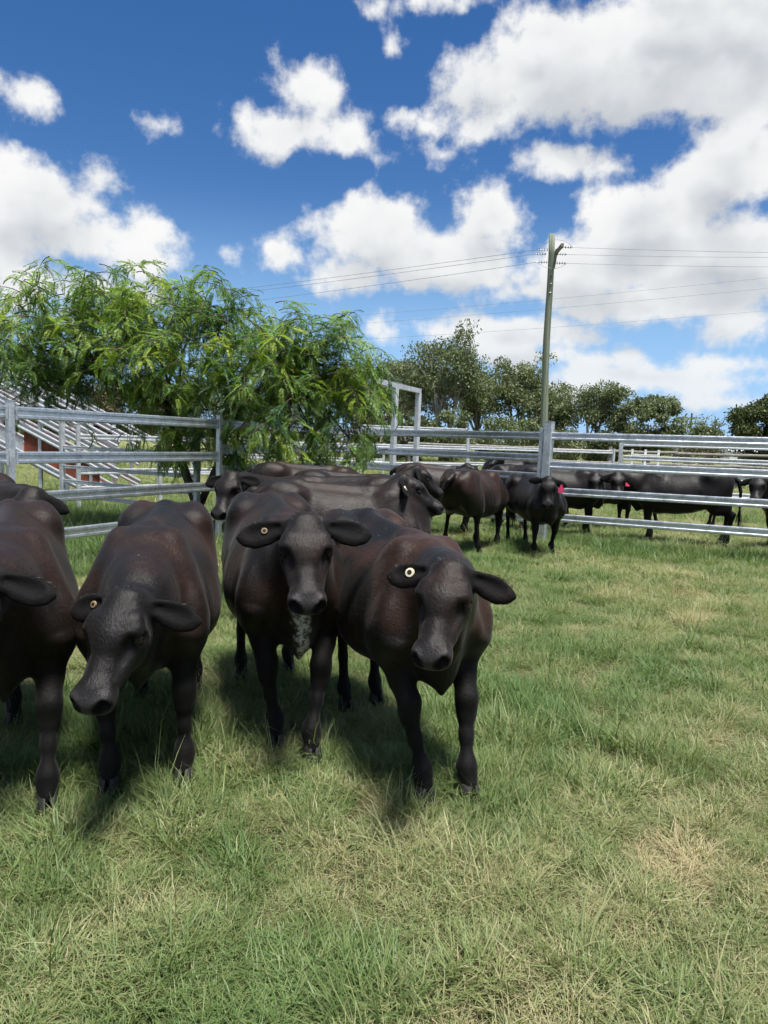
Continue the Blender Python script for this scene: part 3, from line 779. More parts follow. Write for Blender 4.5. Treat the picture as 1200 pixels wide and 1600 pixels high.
# ---------------------------------------------------------------- ground sheet and grass
m, t, b = mat('paddock_soil_and_thatch')
oc = t.node('ShaderNodeNewGeometry').outputs['Position']
a1 = t.noise(oc, 1.1, 5, .6); a2 = t.noise(oc, 9., 5, .65); a3 = t.noise(oc, 60., 4, .7); a4 = t.noise(oc, .06, 4, .6)
near = t.mix(t.ss(t.m('MULTIPLY_ADD', a2, .5, t.m('MULTIPLY', a1, .5)), .38, .62), (.050, .058, .022), (.135, .108, .060))
near = t.mix(t.ss(a3, .45, .75), near, (.070, .052, .030))
far = t.mix(t.ss(a4, .35, .65), (.115, .145, .045), (.21, .20, .085))
far = t.mix(t.m('MULTIPLY', t.ss(a1, .4, .7), .5), far, (.085, .11, .035))
sx = t.node('ShaderNodeSeparateXYZ', {0: oc})
c = t.mix(t.ss(sx.outputs[1], 12., 24.), near, far)
t.l.new(c, b.inputs['Base Color']); b.inputs['Roughness'].default_value = .95; b.inputs['Specular IOR Level'].default_value = .1
bump(t, b, t.m('ADD', a3, t.m('MULTIPLY', a2, 2.)), .8, .03)
M_SOIL = m
# one sheet to the horizon, finer and gently uneven near the yard
gx = np.concatenate([[-900, -300, -100, -50, -30], np.arange(-20, 20.1, .5), [30, 50, 100, 300, 900]])
gy = np.concatenate([[-600, -100, -30, -10], np.arange(-4, 30.1, .5), [40, 60, 100, 200, 500, 1500]])
def ground_z(x, y):
    x = np.asarray(x, float); y = np.asarray(y, float)
    P = np.stack([x.ravel(), y.ravel(), np.zeros(x.size)], 1)
    w = sstep(20, 14, np.abs(P[:, 0]))*sstep(29, 20, P[:, 1])
    return (((fbm3(P, .9, 3, 2)-.5)*.05-.012)*w).reshape(x.shape)
GX, GY = np.meshgrid(gx, gy, indexing='ij'); GZ = ground_z(GX, GY)
V = np.stack([GX, GY, GZ], -1).reshape(-1, 3); ny = len(gy)
ii = np.arange((len(gx)-1)*(ny-1)); i0 = (ii//(ny-1))*ny+ii % (ny-1)
me = fastmesh('ground', V, np.stack([i0, i0+ny, i0+ny+1, i0+1], 1), 4); me.shade_smooth(); me.materials.append(M_SOIL)
go_ = bpy.data.objects.new('ground', me); COL.objects.link(go_); tagit(go_, 'uneven grassy ground of the cattle yard and paddock', kind='structure')

# grass blades: colour from blade tone plus the dryness of the spot
m, t, b = mat('grass_blades')
tn = t.node('ShaderNodeAttribute', attribute_name='tone').outputs['Fac']
dr = t.node('ShaderNodeAttribute', attribute_name='dry', attribute_type='INSTANCER').outputs['Fac']
rn = t.node('ShaderNodeObjectInfo').outputs['Random']
f = t.m('ADD', t.m('MULTIPLY_ADD', dr, .75, -.22), t.m('ADD', t.m('MULTIPLY', tn, .62), t.m('MULTIPLY_ADD', rn, .16, -.08)), clamp=True)
c = t.ramp(f, [(0., (.098, .168, .050)), (.22, (.150, .210, .070)), (.45, (.225, .255, .106)), (.68, (.340, .320, .172)), (.88, (.470, .410, .245)), (1., (.370, .280, .155))])
t.l.new(c, b.inputs['Base Color']); b.inputs['Roughness'].default_value = .5; b.inputs['Specular IOR Level'].default_value = .35
tr = t.node('ShaderNodeBsdfTranslucent', {'Color': t.v('MULTIPLY', c, (1.1, 1.2, .7))})
mx = t.node('ShaderNodeMixShader', {0: .32, 1: b.outputs[0], 2: tr.outputs[0]}); t.l.new(mx.outputs[0], t.n['Material Output'].inputs[0])
M_GRASS = m

def tuft(name, rng, nb, rad, lo, hi, lean, wid, tone_mu, tone_sd, segs=3):
    V, F, T = [], [], []
    for _ in range(nb):
        a = rng.uniform(0, 2*math.pi); r = rad*math.sqrt(rng.uniform())
        p = np.array([r*math.cos(a), r*math.sin(a), -.012])
        az_ = a+rng.normal()*1.1; ln = np.clip(rng.normal(lean, .30), .05, 1.45)
        L = rng.uniform(lo, hi); w = wid*rng.uniform(.6, 1.25); tone = np.clip(rng.normal(tone_mu, tone_sd), 0, 1)
        curl = rng.uniform(.2, 1.0); b0 = len(V)
        tw = rng.uniform(-.6, .6)
        for i in range(segs+1):
            q = i/segs
            h = np.array([math.cos(az_), math.sin(az_), 0]); s = np.array([-math.sin(az_+tw), math.cos(az_+tw), rng.uniform(-.25, .25)])
            ww = w*(1-q**1.6)*.5 if i < segs else 0
            if i < segs: V += [p-s*ww, p+s*ww]; T += [tone, tone]
            else: V += [p]; T += [min(1, tone+.15)]
            an = min(ln+curl*q*1.1, 1.75)
            p = p+(h*math.sin(an)+np.array([0, 0, math.cos(an)]))*L/segs
            if p[2] < .006: p[2] = .006+rng.uniform(0, .01)
            az_ += rng.normal()*.22
        for i in range(segs-1): F.append((b0+2*i, b0+2*i+1, b0+2*i+3, b0+2*i+2))
        F.append((b0+2*segs-2, b0+2*segs-1, b0+2*segs))
    me = bpy.data.meshes.new(name); me.from_pydata([tuple(v) for v in V], [], F); me.update()
    at_ = me.attributes.new('tone', 'FLOAT', 'POINT'); at_.data.foreach_set('value', np.array(T, np.float32))
    me.materials.append(M_GRASS); me.shade_smooth()
    return bpy.data.objects.new(name, me)
rng = np.random.default_rng(11)
TUFTS = bpy.data.collections.new('tufts')
nm = 0
def addt(n, *a):
    global nm
    for _ in range(n):
        o = tuft('tuft_%02d' % nm, rng, *a); TUFTS.objects.link(o); nm += 1
addt(8, 56, .085, .05, .13, .98, .0044, .42, .22)      # 0-7 matted green
addt(6, 60, .095, .05, .15, 1.2, .0034, .72, .18)     # 8-13 matted straw
addt(5, 40, .055, .08, .18, .65, .0050, .24, .14)      # 14-18 lush green tuft
addt(3, 16, .060, .16, .32, .55, .0040, .62, .20)      # 19-21 tall seeding grass
addt(2, 26, .080, .04, .10, 1.0, .0100, .12, .08)      # 22-23 broad-leaved clover-like
def inside_any_fence(x, y): return 0
def scatter(y0, y1, dens, smin, smax, side=.62, pad=1.3, seed=1):
    r = np.random.default_rng(seed)
    hw = side*y1+pad; n = int(2*hw*(y1-y0)*dens)
    x = r.uniform(-hw, hw, n); y = r.uniform(y0, y1, n)
    k = np.abs(x) < side*y+pad
    x, y = x[k], y[k]; s = r.uniform(smin, smax, len(x)); return x, y, s
bands = [scatter(1.6, 4.5, 330, .75, 1.25, seed=1), scatter(4.5, 8, 210, .85, 1.4, seed=2), scatter(8, 16, 95, 1.0, 1.7, seed=3),
         scatter(16, 32, 22, 1.5, 2.6, seed=4), scatter(32, 75, 4.5, 2.5, 4.5, seed=5)]
x = np.concatenate([q[0] for q in bands]); y = np.concatenate([q[1] for q in bands]); s = np.concatenate([q[2] for q in bands])
P3 = np.stack([x, y, np.zeros_like(x)], 1)
d1 = fbm3(P3, .55, 21, 3); d2 = fbm3(P3, 1.9, 22, 3); d3 = fbm3(P3, 4.5, 23, 2)
dry = np.clip((d1*.45+d2*.35+d3*.30-.55)*2.9+.36, 0, 1)
FENCELINES = [((-7., 1.5), (-2.48, 10.6)), ((-2.48, 10.6), (-.8, 15.0)), ((-.8, 15.0), (2.7, 12.0)), ((2.7, 12.0), (9.0, 9.0))]
dist = np.full(len(x), 9.)
for (a0, b0), (a1, b1) in FENCELINES:
    dx, dy = a1-a0, b1-b0; tt = np.clip(((x-a0)*dx+(y-b0)*dy)/(dx*dx+dy*dy), 0, 1)
    dist = np.minimum(dist, np.hypot(x-a0-tt*dx, y-b0-tt*dy))
lush = np.clip(1-dist/.9, 0, 1)
left_out = (x < -2.6+(y-10.6)*.35) & (y > 6) & (y < 15)          # shaded rank grass beyond the left fence
lush = np.maximum(lush, left_out*.85)
patch = sstep(.60, .72, fbm3(P3, .8, 31, 2))
dry = np.clip(dry*(1-.75*lush)-.25*patch, 0, 1)
beyond = y > 17
dry = np.where(beyond, np.clip(dry*.8+.15, 0, 1), dry)
r = np.random.default_rng(5); u = r.uniform(size=len(x))
idx = np.where(u < np.clip(dry*1.05-.10, .06, .85), r.integers(8, 14, len(x)), r.integers(0, 8, len(x)))
idx = np.where(r.uniform(size=len(x)) < .05+.45*lush+.30*patch, r.integers(14, 19, len(x)), idx)
idx = np.where(r.uniform(size=len(x)) < .015+.05*lush, r.integers(19, 22, len(x)), idx)
idx = np.where(r.uniform(size=len(x)) < .02*patch, r.integers(22, 24, len(x)), idx)
bare = sstep(.64, .74, fbm3(P3, 2.6, 41, 3))
keep = r.uniform(size=len(x)) > bare*.75
s = s*(1+.35*lush+.2*patch)*(1-.35*bare)*(.72+.52*sstep(.35, .68, fbm3(P3, 5.5, 51, 2)))*np.where(y < 6, .97, 1.)
x, y, s, dry, idx, lush = x[keep], y[keep], s[keep], dry[keep], idx[keep], lush[keep]
pm = bpy.data.meshes.new('grass'); pm.vertices.add(len(x))
pm.vertices.foreach_set('co', np.stack([x, y, ground_z(x, y)], 1).astype(np.float32).ravel())
def addattr(me, name, typ, arr, key='value'):
    a = me.attributes.new(name, typ, 'POINT'); a.data.foreach_set(key, arr.ravel())
addattr(pm, 'dry', 'FLOAT', dry.astype(np.float32)); addattr(pm, 'idx', 'INT', idx.astype(np.int32)); addattr(pm, 'scl', 'FLOAT', s.astype(np.float32))
rot = np.stack([r.normal(0, .10, len(x)), r.normal(0, .10, len(x)), r.uniform(0, 6.28, len(x))], 1).astype(np.float32)
addattr(pm, 'rot', 'FLOAT_VECTOR', rot, 'vector')
grass = bpy.data.objects.new('grass', pm); COL.objects.link(grass)
tagit(grass, 'tangled green and straw coloured grass covering the yard', 'grass', kind='stuff')
gn = bpy.data.node_groups.new('grass_scatter', 'GeometryNodeTree')
gn.interface.new_socket('Geometry', in_out='INPUT', socket_type='NodeSocketGeometry'); gn.interface.new_socket('Geometry', in_out='OUTPUT', socket_type='NodeSocketGeometry')
N = gn.nodes; Lk = gn.links
a = N.new('NodeGroupInput'); z = N.new('NodeGroupOutput'); iop = N.new('GeometryNodeInstanceOnPoints'); ci = N.new('GeometryNodeCollectionInfo')
ci.inputs['Collection'].default_value = TUFTS; ci.inputs['Separate Children'].default_value = True; ci.inputs['Reset Children'].default_value = True
def named(n, typ):
    q = N.new('GeometryNodeInputNamedAttribute'); q.data_type = typ; q.inputs['Name'].default_value = n; return q.outputs['Attribute']
Lk.new(a.outputs[0], iop.inputs['Points']); Lk.new(ci.outputs[0], iop.inputs['Instance']); iop.inputs['Pick Instance'].default_value = True
Lk.new(named('idx', 'INT'), iop.inputs['Instance Index']); Lk.new(named('rot', 'FLOAT_VECTOR'), iop.inputs['Rotation']); Lk.new(named('scl', 'FLOAT'), iop.inputs['Scale'])
Lk.new(iop.outputs[0], z.inputs[0])
md = grass.modifiers.new('scatter', 'NODES'); md.node_group = gn
# ---------------------------------------------------------------- steel yard panels
RAIL = [(.020, -.072), (.027, -.058), (.027, -.030), (.021, -.022), (.021, .022), (.027, .030), (.027, .058), (.020, .072)]
RAIL = RAIL+[(-a, -b) for a, b in RAIL]
RAIL = RAIL[:8]+[(-a, b) for a, b in reversed(RAIL[:8])]
def scaled(pr, k): return [(a*k, b*k) for a, b in pr]
def boxprof(w, d): return [(-w/2, -d/2), (w/2, -d/2), (w/2, d/2), (-w/2, d/2)]
def postgeo(x, y, h, w=.075, dirv=(1, 0), lean=(0, 0), z0=-.03):
    d = np.array([dirv[0], dirv[1], 0.]); d /= np.linalg.norm(d)
    c = .006
    pr = [(-w/2, -w/2+c), (-w/2+c, -w/2), (w/2-c, -w/2), (w/2, -w/2+c), (w/2, w/2-c), (w/2-c, w/2), (-w/2+c, w/2), (-w/2, w/2-c)]
    return sweep((x, y, z0), (x+lean[0], y+lean[1], h), pr, upv=d)
def yard_panel(p0, p1, zs, label, k=.93, posts=(1, 1), posth=None, postw=.075, group='steel yard panels', name='steel_fence', matr=None, pm_=None, lean0=(0, 0)):
    p0, p1 = np.array(p0, float), np.array(p1, float); d = p1-p0; L = np.linalg.norm(d); d /= L
    root = empty(name, (p0[0], p0[1], 0)); tagit(root, label, 'fence panel', group)
    ph = posth or max(zs)+.10
    o = p0
    for z in zs:
        a, b_ = p0+d*postw*.56, p1-d*postw*.56
        vs, fs = sweep((a[0]-o[0], a[1]-o[1], z), (b_[0]-o[0], b_[1]-o[1], z), scaled(RAIL, k))
        mk('rail', vs, fs, matr or M_GALV, root)
        if k > .8:
            for e in (a, b_):          # weld cleat where the rail meets the post
                s_ = 1 if e is a else -1
                q = e-o
                vs, fs = sweep((q[0]+d[0]*.002*s_, q[1]+d[1]*.002*s_, z), (q[0]+d[0]*.03*s_, q[1]+d[1]*.03*s_, z), boxprof(.066*k, .158*k))
                mk('cleat', vs, fs, pm_ or M_GALV2, root)
    for i, p in enumerate((p0, p1)):
        if posts[i]:
            q = p-o
            vs, fs = postgeo(q[0], q[1], ph, postw, d, lean0 if i == 0 else (0, 0)); po = mk('post', vs, fs, pm_ or M_GALV2, root)
            vs, fs = sweep((q[0], q[1], ph+.001), (q[0], q[1], ph+.008), boxprof(postw+.006, postw+.006), upv=(d[0], d[1], 0)); cp_ = mk('post_cap', vs, fs, pm_ or M_GALV2, po)
    return root
Z4 = [.42, .86, 1.30, 1.78]; Z5 = [.36, .73, 1.09, 1.41, 1.78]
A0 = (-5.50, 4.50); A1 = (-3.985, 7.56); A2 = (-2.48, 10.6); A3 = (-.80, 15.0); A4 = (2.70, 12.0); A5 = (5.98, 10.44); A6 = (9.3, 8.9)
yard_panel(A0, A1, Z4, 'four rail steel panel running out of the picture at the left edge', posts=(1, 0))
yard_panel(A1, A2, Z4, 'four rail galvanised panel in front of the loading ramp', posts=(1, 1), posth=1.90, postw=.072)
yard_panel(A2, A3, Z5, 'five rail panel half hidden under the drooping tree', posts=(0, 1))
yard_panel(A3, A4, Z5, 'long five rail back panel ending at the corner post', posts=(0, 0))
yard_panel(A4, A5, Z4, 'four rail panel right of the corner post in front of black cattle', posts=(0, 1))
yard_panel(A5, A6, Z4, 'four rail panel beyond the right edge of the picture', posts=(0, 1))
# corner post: heavy channel
root = empty('fence_post', (A4[0], A4[1], 0)); tagit(root, 'thick galvanised corner post where two rail panels meet', 'post')
vs, fs = postgeo(0, 0, 2.02, .13, (.75, -.55), (.03, 0)); mk('post_body', vs, fs, M_GALV2, root)
vs, fs = postgeo(-.10, .075, 1.92, .07, (.75, -.55), (.03, 0)); mk('hinge_post', vs, fs, M_GALV2, root)
for z in (.36, .8, 1.3, 1.75):
    vs, fs = sweep((-.075, .05, z-.04), (-.075, .05, z+.04), boxprof(.03, .05), upv=(.75, -.55, 0)); mk('lug', vs, fs, M_GALV, root)
vs, fs = sweep((.03, 0, 2.021), (.031, 0, 2.03), boxprof(.14, .14), upv=(.75, -.55, 0)); mk('post_cap', vs, fs, M_GALV2, root)

# gate frame behind the tree
def frame_pts(px, py, Y): return at(px, py, Y)
root = empty('gate_frame', (0, 0, 0)); tagit(root, 'tall open steel gateway frame between the tree and the gums', 'gate frame')
f1, f2, f0 = at(617, 602, 15.9), at(653, 610, 17.4), at(588, 596, 14.95)
f2[2] = f1[2]; f0[2] = f1[2]
for q in (f1, f2):
    vs, fs = postgeo(q[0], q[1], f1[2]-.05, .11, (.6, .8), (.02, 0)); mk('post', vs, fs, M_GALVF, root)
vs, fs = sweep(f0, f2+np.array([.05, .06, 0]), boxprof(.09, .11)); mk('beam', vs, fs, M_GALVF, root)

# inner pens and far fences
def rails_px(pa, Ya, pb, Yb, zs, label, k, posts=(1, 1), ph=None, w=.07, name='steel_fence', mt=None, grp='steel yard panels'):
    xa = at(pa, 690, Ya)[0]; xb = at(pb, 690, Yb)[0]
    return yard_panel((xa, Ya), (xb, Yb), zs, label, k, posts, ph, w, grp, name, mt or M_GALVF, mt or M_GALVF)
rails_px(308, 11.6, 97, 13.6, [.40, .66, .93, 1.30], 'low inner pen panel between ramp and tree', .45, ph=1.78, w=.085)
rails_px(122, 14.2, 250, 15.6, [.45, .80, 1.15, 1.50], 'inner race panel behind the low pen panel', .8, ph=1.75)
rails_px(250, 15.7, 420, 17.2, [.45, .80, 1.15, 1.50], 'inner race panel behind the tree trunk', .8, posts=(0, 1), ph=1.75)
rails_px(300, 21., 600, 22.5, [.5, 1.0, 1.45], 'far steel panel seen below the tree crown', .8)
rails_px(565, 19.2, 731, 20.2, [.45, 1.0, 1.48, 1.98], 'far steel panel behind the gateway frame', .75, ph=2.03)
rails_px(733, 20.3, 960, 21.8, [.5, 1.05, 1.50], 'far steel panel left of the dark gate post', .7)
rails_px(971, 20.2, 1240, 18.6, [.45, .9, 1.36, 1.76], 'second steel panel behind the right hand panel', 1., ph=1.80, w=.10)
def timber_fence(pa, pb, Y, zs, label, step=3.0):
    xa, xb = at(pa, 690, Y)[0], at(pb, 690, Y)[0]; n = max(2, int(round((xb-xa)/step)))
    root = empty('timber_fence', (xa, Y, 0)); tagit(root, label, 'fence')
    rr = random.Random(int(pa))
    for i in range(n+1):
        x_ = (xb-xa)*i/n; h = max(zs)+rr.uniform(.06, .22)
        vs, fs = tube([(x_, 0, -.05), (x_+.01, 0, h*.5), (x_+rr.uniform(-.03, .03), 0, h)], [.10, .095, .085], 9); mk('post', vs, fs, M_TIMBER, root)
        if i < n:
            for z in zs:
                vs, fs = tube([(x_-.08, -.11, z+rr.uniform(-.03, .03)), (x_+(xb-xa)/n*.5, -.11, z+rr.uniform(-.03, .03)), (x_+(xb-xa)/n+.08, -.11, z+rr.uniform(-.03, .03))], [.065, .06, .065], 8); mk('rail', vs, fs, M_TIMBER, root)
timber_fence(852, 1260, 31., [.55, 1.0, 1.50], 'old grey timber rail fence across the far paddock at right')
timber_fence(640, 850, 36., [.6, 1.1, 1.55], 'old grey timber rail fence in front of the tall gums')
root = empty('small_gate', (*at(985, 690, 30.)[:1], 30., 0)); tagit(root, 'small pale gate in the far timber fence', 'gate')
for x_ in (0, .55, 1.1):
    vs, fs = sweep((x_, -.3, -.03), (x_, -.3, 1.62), boxprof(.09, .06), upv=(0, 1, 0)); mk('upright', vs, fs, M_WHITE, root)
for z in (.5, .95, 1.4):
    vs, fs = sweep((0, -.36, z), (1.1, -.36, z), boxprof(.05, .06)); mk('rail', vs, fs, M_WHITE, root)
# far white shed
p = at(1167, 697, 95.); root = empty('shed', (p[0], 95., 0)); tagit(root, 'tiny white shed far away below the dense tree', 'shed')
vs = [(-2.2, 0, 0), (2.2, 0, 0), (2.2, 3, 0), (-2.2, 3, 0), (-2.2, 0, 1.9), (2.2, 0, 1.9), (2.2, 3, 1.9), (-2.2, 3, 1.9), (-2.2, 1.5, 2.6), (2.2, 1.5, 2.6)]
mk('wall', vs, [(0, 1, 5, 4), (1, 2, 6, 9, 5), (2, 3, 7, 6), (3, 0, 4, 8, 7)], M_WHITE, root)
mk('roof', [(-2.4, -.2, 1.82), (2.4, -.2, 1.82), (2.4, 1.5, 2.65), (-2.4, 1.5, 2.65), (2.4, 3.2, 1.82), (-2.4, 3.2, 1.82)], [(0, 1, 2, 3), (3, 2, 4, 5)], M_GALVF, root)
mk('door', [(-.5, -.02, 0), (.5, -.02, 0), (.5, -.02, 1.7), (-.5, -.02, 1.7)], [(0, 1, 2, 3)], M_TIMBER, root)

# loading ramp
root = empty('loading_ramp', (-8.65, 16., 0)); tagit(root, 'galvanised cattle loading ramp with sloping rails and rusty red side', 'loading ramp')
sl = -.50
def rz(x_, h): return 1.2+sl*x_+h
for side, Y in (('near', 0.), ('far', 1.35)):
    for h in ((.08, .74, 1.10, 1.47) if side == 'near' else (.08, .52, 1.02, 1.47)):
        x0_, x1_ = -2.5, 2.2+.45*(h > .4)
        vs, fs = sweep((x0_, Y, rz(x0_, h)), (x1_, Y, rz(x1_, h)), scaled(RAIL, 1.15)); mk('rail', vs, fs, M_RAMP, root)
    for x_ in (-2.2, -.75, .85, 2.0):
        vs, fs = postgeo(x_, Y+.075, rz(x_, 1.60), .075); mk('post', vs, fs, M_GALV2, root)
vs, fs = sweep((-2.5, 2.8, rz(-2.5, 1.5)), (2.6, 2.8, rz(2.6, 1.5)), scaled(RAIL, .9)); mk('rail', vs, fs, M_RAMP, root)
for x_ in (-1.6, .2, 1.9, 2.62):
    vs, fs = postgeo(x_, 2.88, rz(x_, 1.6), .075); mk('post', vs, fs, M_GALV2, root)
vs, fs = sweep((-2.5, .675, rz(-2.5, -.03)), (2.3, .675, rz(2.3, -.03)), boxprof(1.2, .05)); mk('deck', vs, fs, M_RUST, root)
def sheet(x0_, x1_, mt, nm_, yy=-.035, hh=.44):
    V_ = []
    for dy in (0, .006):
        V_ += [(x0_, yy+dy, rz(x0_, .04)), (x1_, yy+dy, rz(x1_, .04)), (x1_, yy+dy, rz(x1_, hh)), (x0_, yy+dy, rz(x0_, hh))]
    mk(nm_, V_, [(0, 1, 2, 3), (7, 6, 5, 4), (0, 4, 5, 1), (1, 5, 6, 2), (2, 6, 7, 3), (3, 7, 4, 0)], mt, root)
sheet(-2.5, .48, M_GALVF, 'side_sheet', .045); sheet(.50, 2.2, M_RUST, 'side_sheet', .045, .66)
for x_ in (.85, 2.0):
    vs, fs = tube([(x_, .075, .0), (x_+.3, .7, .02), ], [.03, .03], 6); mk('foot', vs, fs, M_GALV2, root)
# ---------------------------------------------------------------- feathery tree over the left fence
def leaf_object(name, V, F, T, matr, parent):
    me = fastmesh(name, V, F, 4)
    a = me.attributes.new('tone', 'FLOAT', 'POINT'); a.data.foreach_set('value', np.asarray(T, np.float32))
    me.materials.append(matr); o = bpy.data.objects.new(name, me); COL.objects.link(o); o.parent = parent
    return o
rng = np.random.default_rng(77)
def frond_template(npair, L, droop, rg):
    """pinnate frond along +X drooping to -Z: (n,4,3)"""
    q = []
    for i in range(npair):
        t_ = .12+.88*(i+1)/npair; a = droop*t_
        c = np.array([L*math.sin(a)/droop, 0, -L*(1-math.cos(a))/droop]); ax = np.array([math.cos(a), 0, -math.sin(a)])
        ll = .056*(math.sin(math.pi*min(1, .22+t_*.72))**.6)*rg.uniform(.85, 1.12); w = .0105
        for s_ in (-1, 1):
            d = ax*.50+np.array([0, s_*.86, -.12+rg.normal()*.12]); d /= np.linalg.norm(d)
            e = np.cross(d, np.array([0, 0, 1.])); e = e/np.linalg.norm(e)*w+np.array([0, 0, rg.normal()*.003])
            q.append([c, c+d*ll*.45+e, c+d*ll, c+d*ll*.45-e])
    return np.array(q)
TPL = [frond_template(n_, L_, dr_, rng) for n_, L_, dr_ in ((11, .27, .7), (12, .31, 1.0), (13, .34, 1.3), (12, .30, .5), (14, .36, 1.5))]
clumps = [(25, 505, 11.2), (70, 470, 11.6), (130, 450, 11.2), (175, 455, 12.0), (60, 545, 11.0), (30, 570, 12.0), (120, 515, 10.7), (130, 560, 11.5), (215, 480, 11.3), (270, 462, 11.6), (320, 470, 11.3),
          (350, 505, 11.9), (250, 530, 10.6), (185, 570, 11.0), (200, 520, 12.2), (330, 560, 10.7), (290, 590, 11.9), (390, 500, 11.2), (420, 545, 10.9), (480, 530, 11.5), (500, 545, 11.0),
          (528, 552, 11.3), (540, 585, 11.2), (470, 590, 10.8), (525, 610, 11.2), (400, 610, 10.9), (330, 640, 11.2), (250, 610, 11.3), (230, 640, 11.6), (440, 640, 10.7), (480, 660, 10.8),
          (450, 690, 10.7), (533, 650, 11.0), (545, 685, 11.0), (360, 680, 11.3), (395, 570, 11.9), (160, 500, 11.6), (290, 520, 12.3), (440, 580, 12.2), (90, 590, 11.4), (415, 660, 10.9), (270, 655, 11.4), (310, 665, 11.6), (335, 690, 11.3), (385, 705, 11.2), (365, 640, 11.5)]
base = np.array([-3.02, 11.75, 0.])
root = empty('feathery_tree', tuple(base)); tagit(root, 'bushy green tree with drooping feathery leaves leaning over the left fence', 'tree')
hub = np.array([-3.55, 11.6, 2.05])
skel = [tube([(0, 0, -.05), (-.10, -.02, .5), (-.32, -.08, 1.15), hub-base], [.095, .08, .07, .06], 10)]
hub2 = np.array([-2.5, 11.5, 1.9]); skel.append(tube([(-.08, 0, .35), (.25, -.1, 1.1), hub2-base], [.07, .055, .045], 8))
hub3 = np.array([-4.6, 11.4, 2.5]); skel.append(tube([hub-base, hub3-base], [.055, .04], 8))
hub4 = np.array([-1.5, 11.2, 2.5]); skel.append(tube([hub2-base, (hub2+hub4)/2-base+np.array([0, 0, .2]), hub4-base], [.045, .04, .03], 8))
QV, QT = [], []
for ci_, (px, py, Y) in enumerate(clumps):
    c = at(px, py, Y)
    hb = min((hub, hub2, hub3, hub4), key=lambda h_: np.linalg.norm(h_-c)); mid_ = (hb+c)/2+np.array([0, 0, .12])
    skel.append(tube([hb-base, hb*.66+mid_*.34-base+rng.normal(size=3)*.07, mid_-base+rng.normal(size=3)*.12, c-base], [.030, .025, .020, .010], 6))
    low = py > 625
    young = rng.uniform() < .45
    for k in range(25 if not low else 13):
        az_ = rng.uniform(0, 2*math.pi); rise = rng.uniform(-.1, .75) if not low else rng.uniform(-.6, .2)
        L = rng.uniform(.28, .62)*(.8 if low else 1)
        d = np.array([math.cos(az_), math.sin(az_), rise]); d /= np.linalg.norm(d)
        p = c+rng.normal(size=3)*np.array([.30, .38, .22]); pts = [p.copy()]; dd = d.copy(); ns = 6
        tone0 = np.clip(rng.normal(.44, .15)+(.24 if young else 0), .05, .95)
        for i in range(ns):
            dd = dd+np.array([0, 0, -.16-.10*(i/ns)]); dd /= np.linalg.norm(dd)
            p = p+dd*L/ns; pts.append(p.copy())
            for s_ in ((-1, 1) if i > 0 else (1,)):
                T = TPL[rng.integers(0, 5)]
                side = np.cross(dd, np.array([0, 0, 1.])); side /= (np.linalg.norm(side)+1e-6)
                fx_ = side*s_*.85+dd*.6+np.array([0, 0, rng.normal()*.25+.05])+rng.normal(size=3)*.15
                if i == ns-1: fx_ = dd+rng.normal(size=3)*.2
                fx_ /= np.linalg.norm(fx_); fz = np.array([0, 0, 1.])+rng.normal(size=3)*.25; fz -= fx_*(fz@fx_); fz /= np.linalg.norm(fz); fy = np.cross(fz, fx_)
                sc2 = rng.uniform(.75, 1.15)*.92
                QV.append((T*sc2)@np.stack([fx_, fy, fz])+(p-base))
                tip = i/ns
                tv = np.clip(tone0+.22*tip**2*(1 if young else .3)+rng.normal()*.05, 0, 1)
                QT.append(np.full(T.shape[0]*4, tv))
        skel.append(tube([q-base for q in pts], list(np.linspace(.009, .003, len(pts))), 5))
mk('trunk', *skel[0], M_BARKD, root, smooth=True)
for q in skel[1:4]: mk('limb', *q, M_BARKD, root, smooth=True)
vs, fs = join(skel[4:]); mk('twigs', vs, fs, M_BARKD, root, smooth=True)['kind'] = 'stuff'
V = np.concatenate([q.reshape(-1, 3) for q in QV]); T = np.concatenate(QT)
lf = leaf_object('crown', V, np.arange(len(V)).reshape(-1, 4), T, M_LEAFN, root); lf['kind'] = 'stuff'

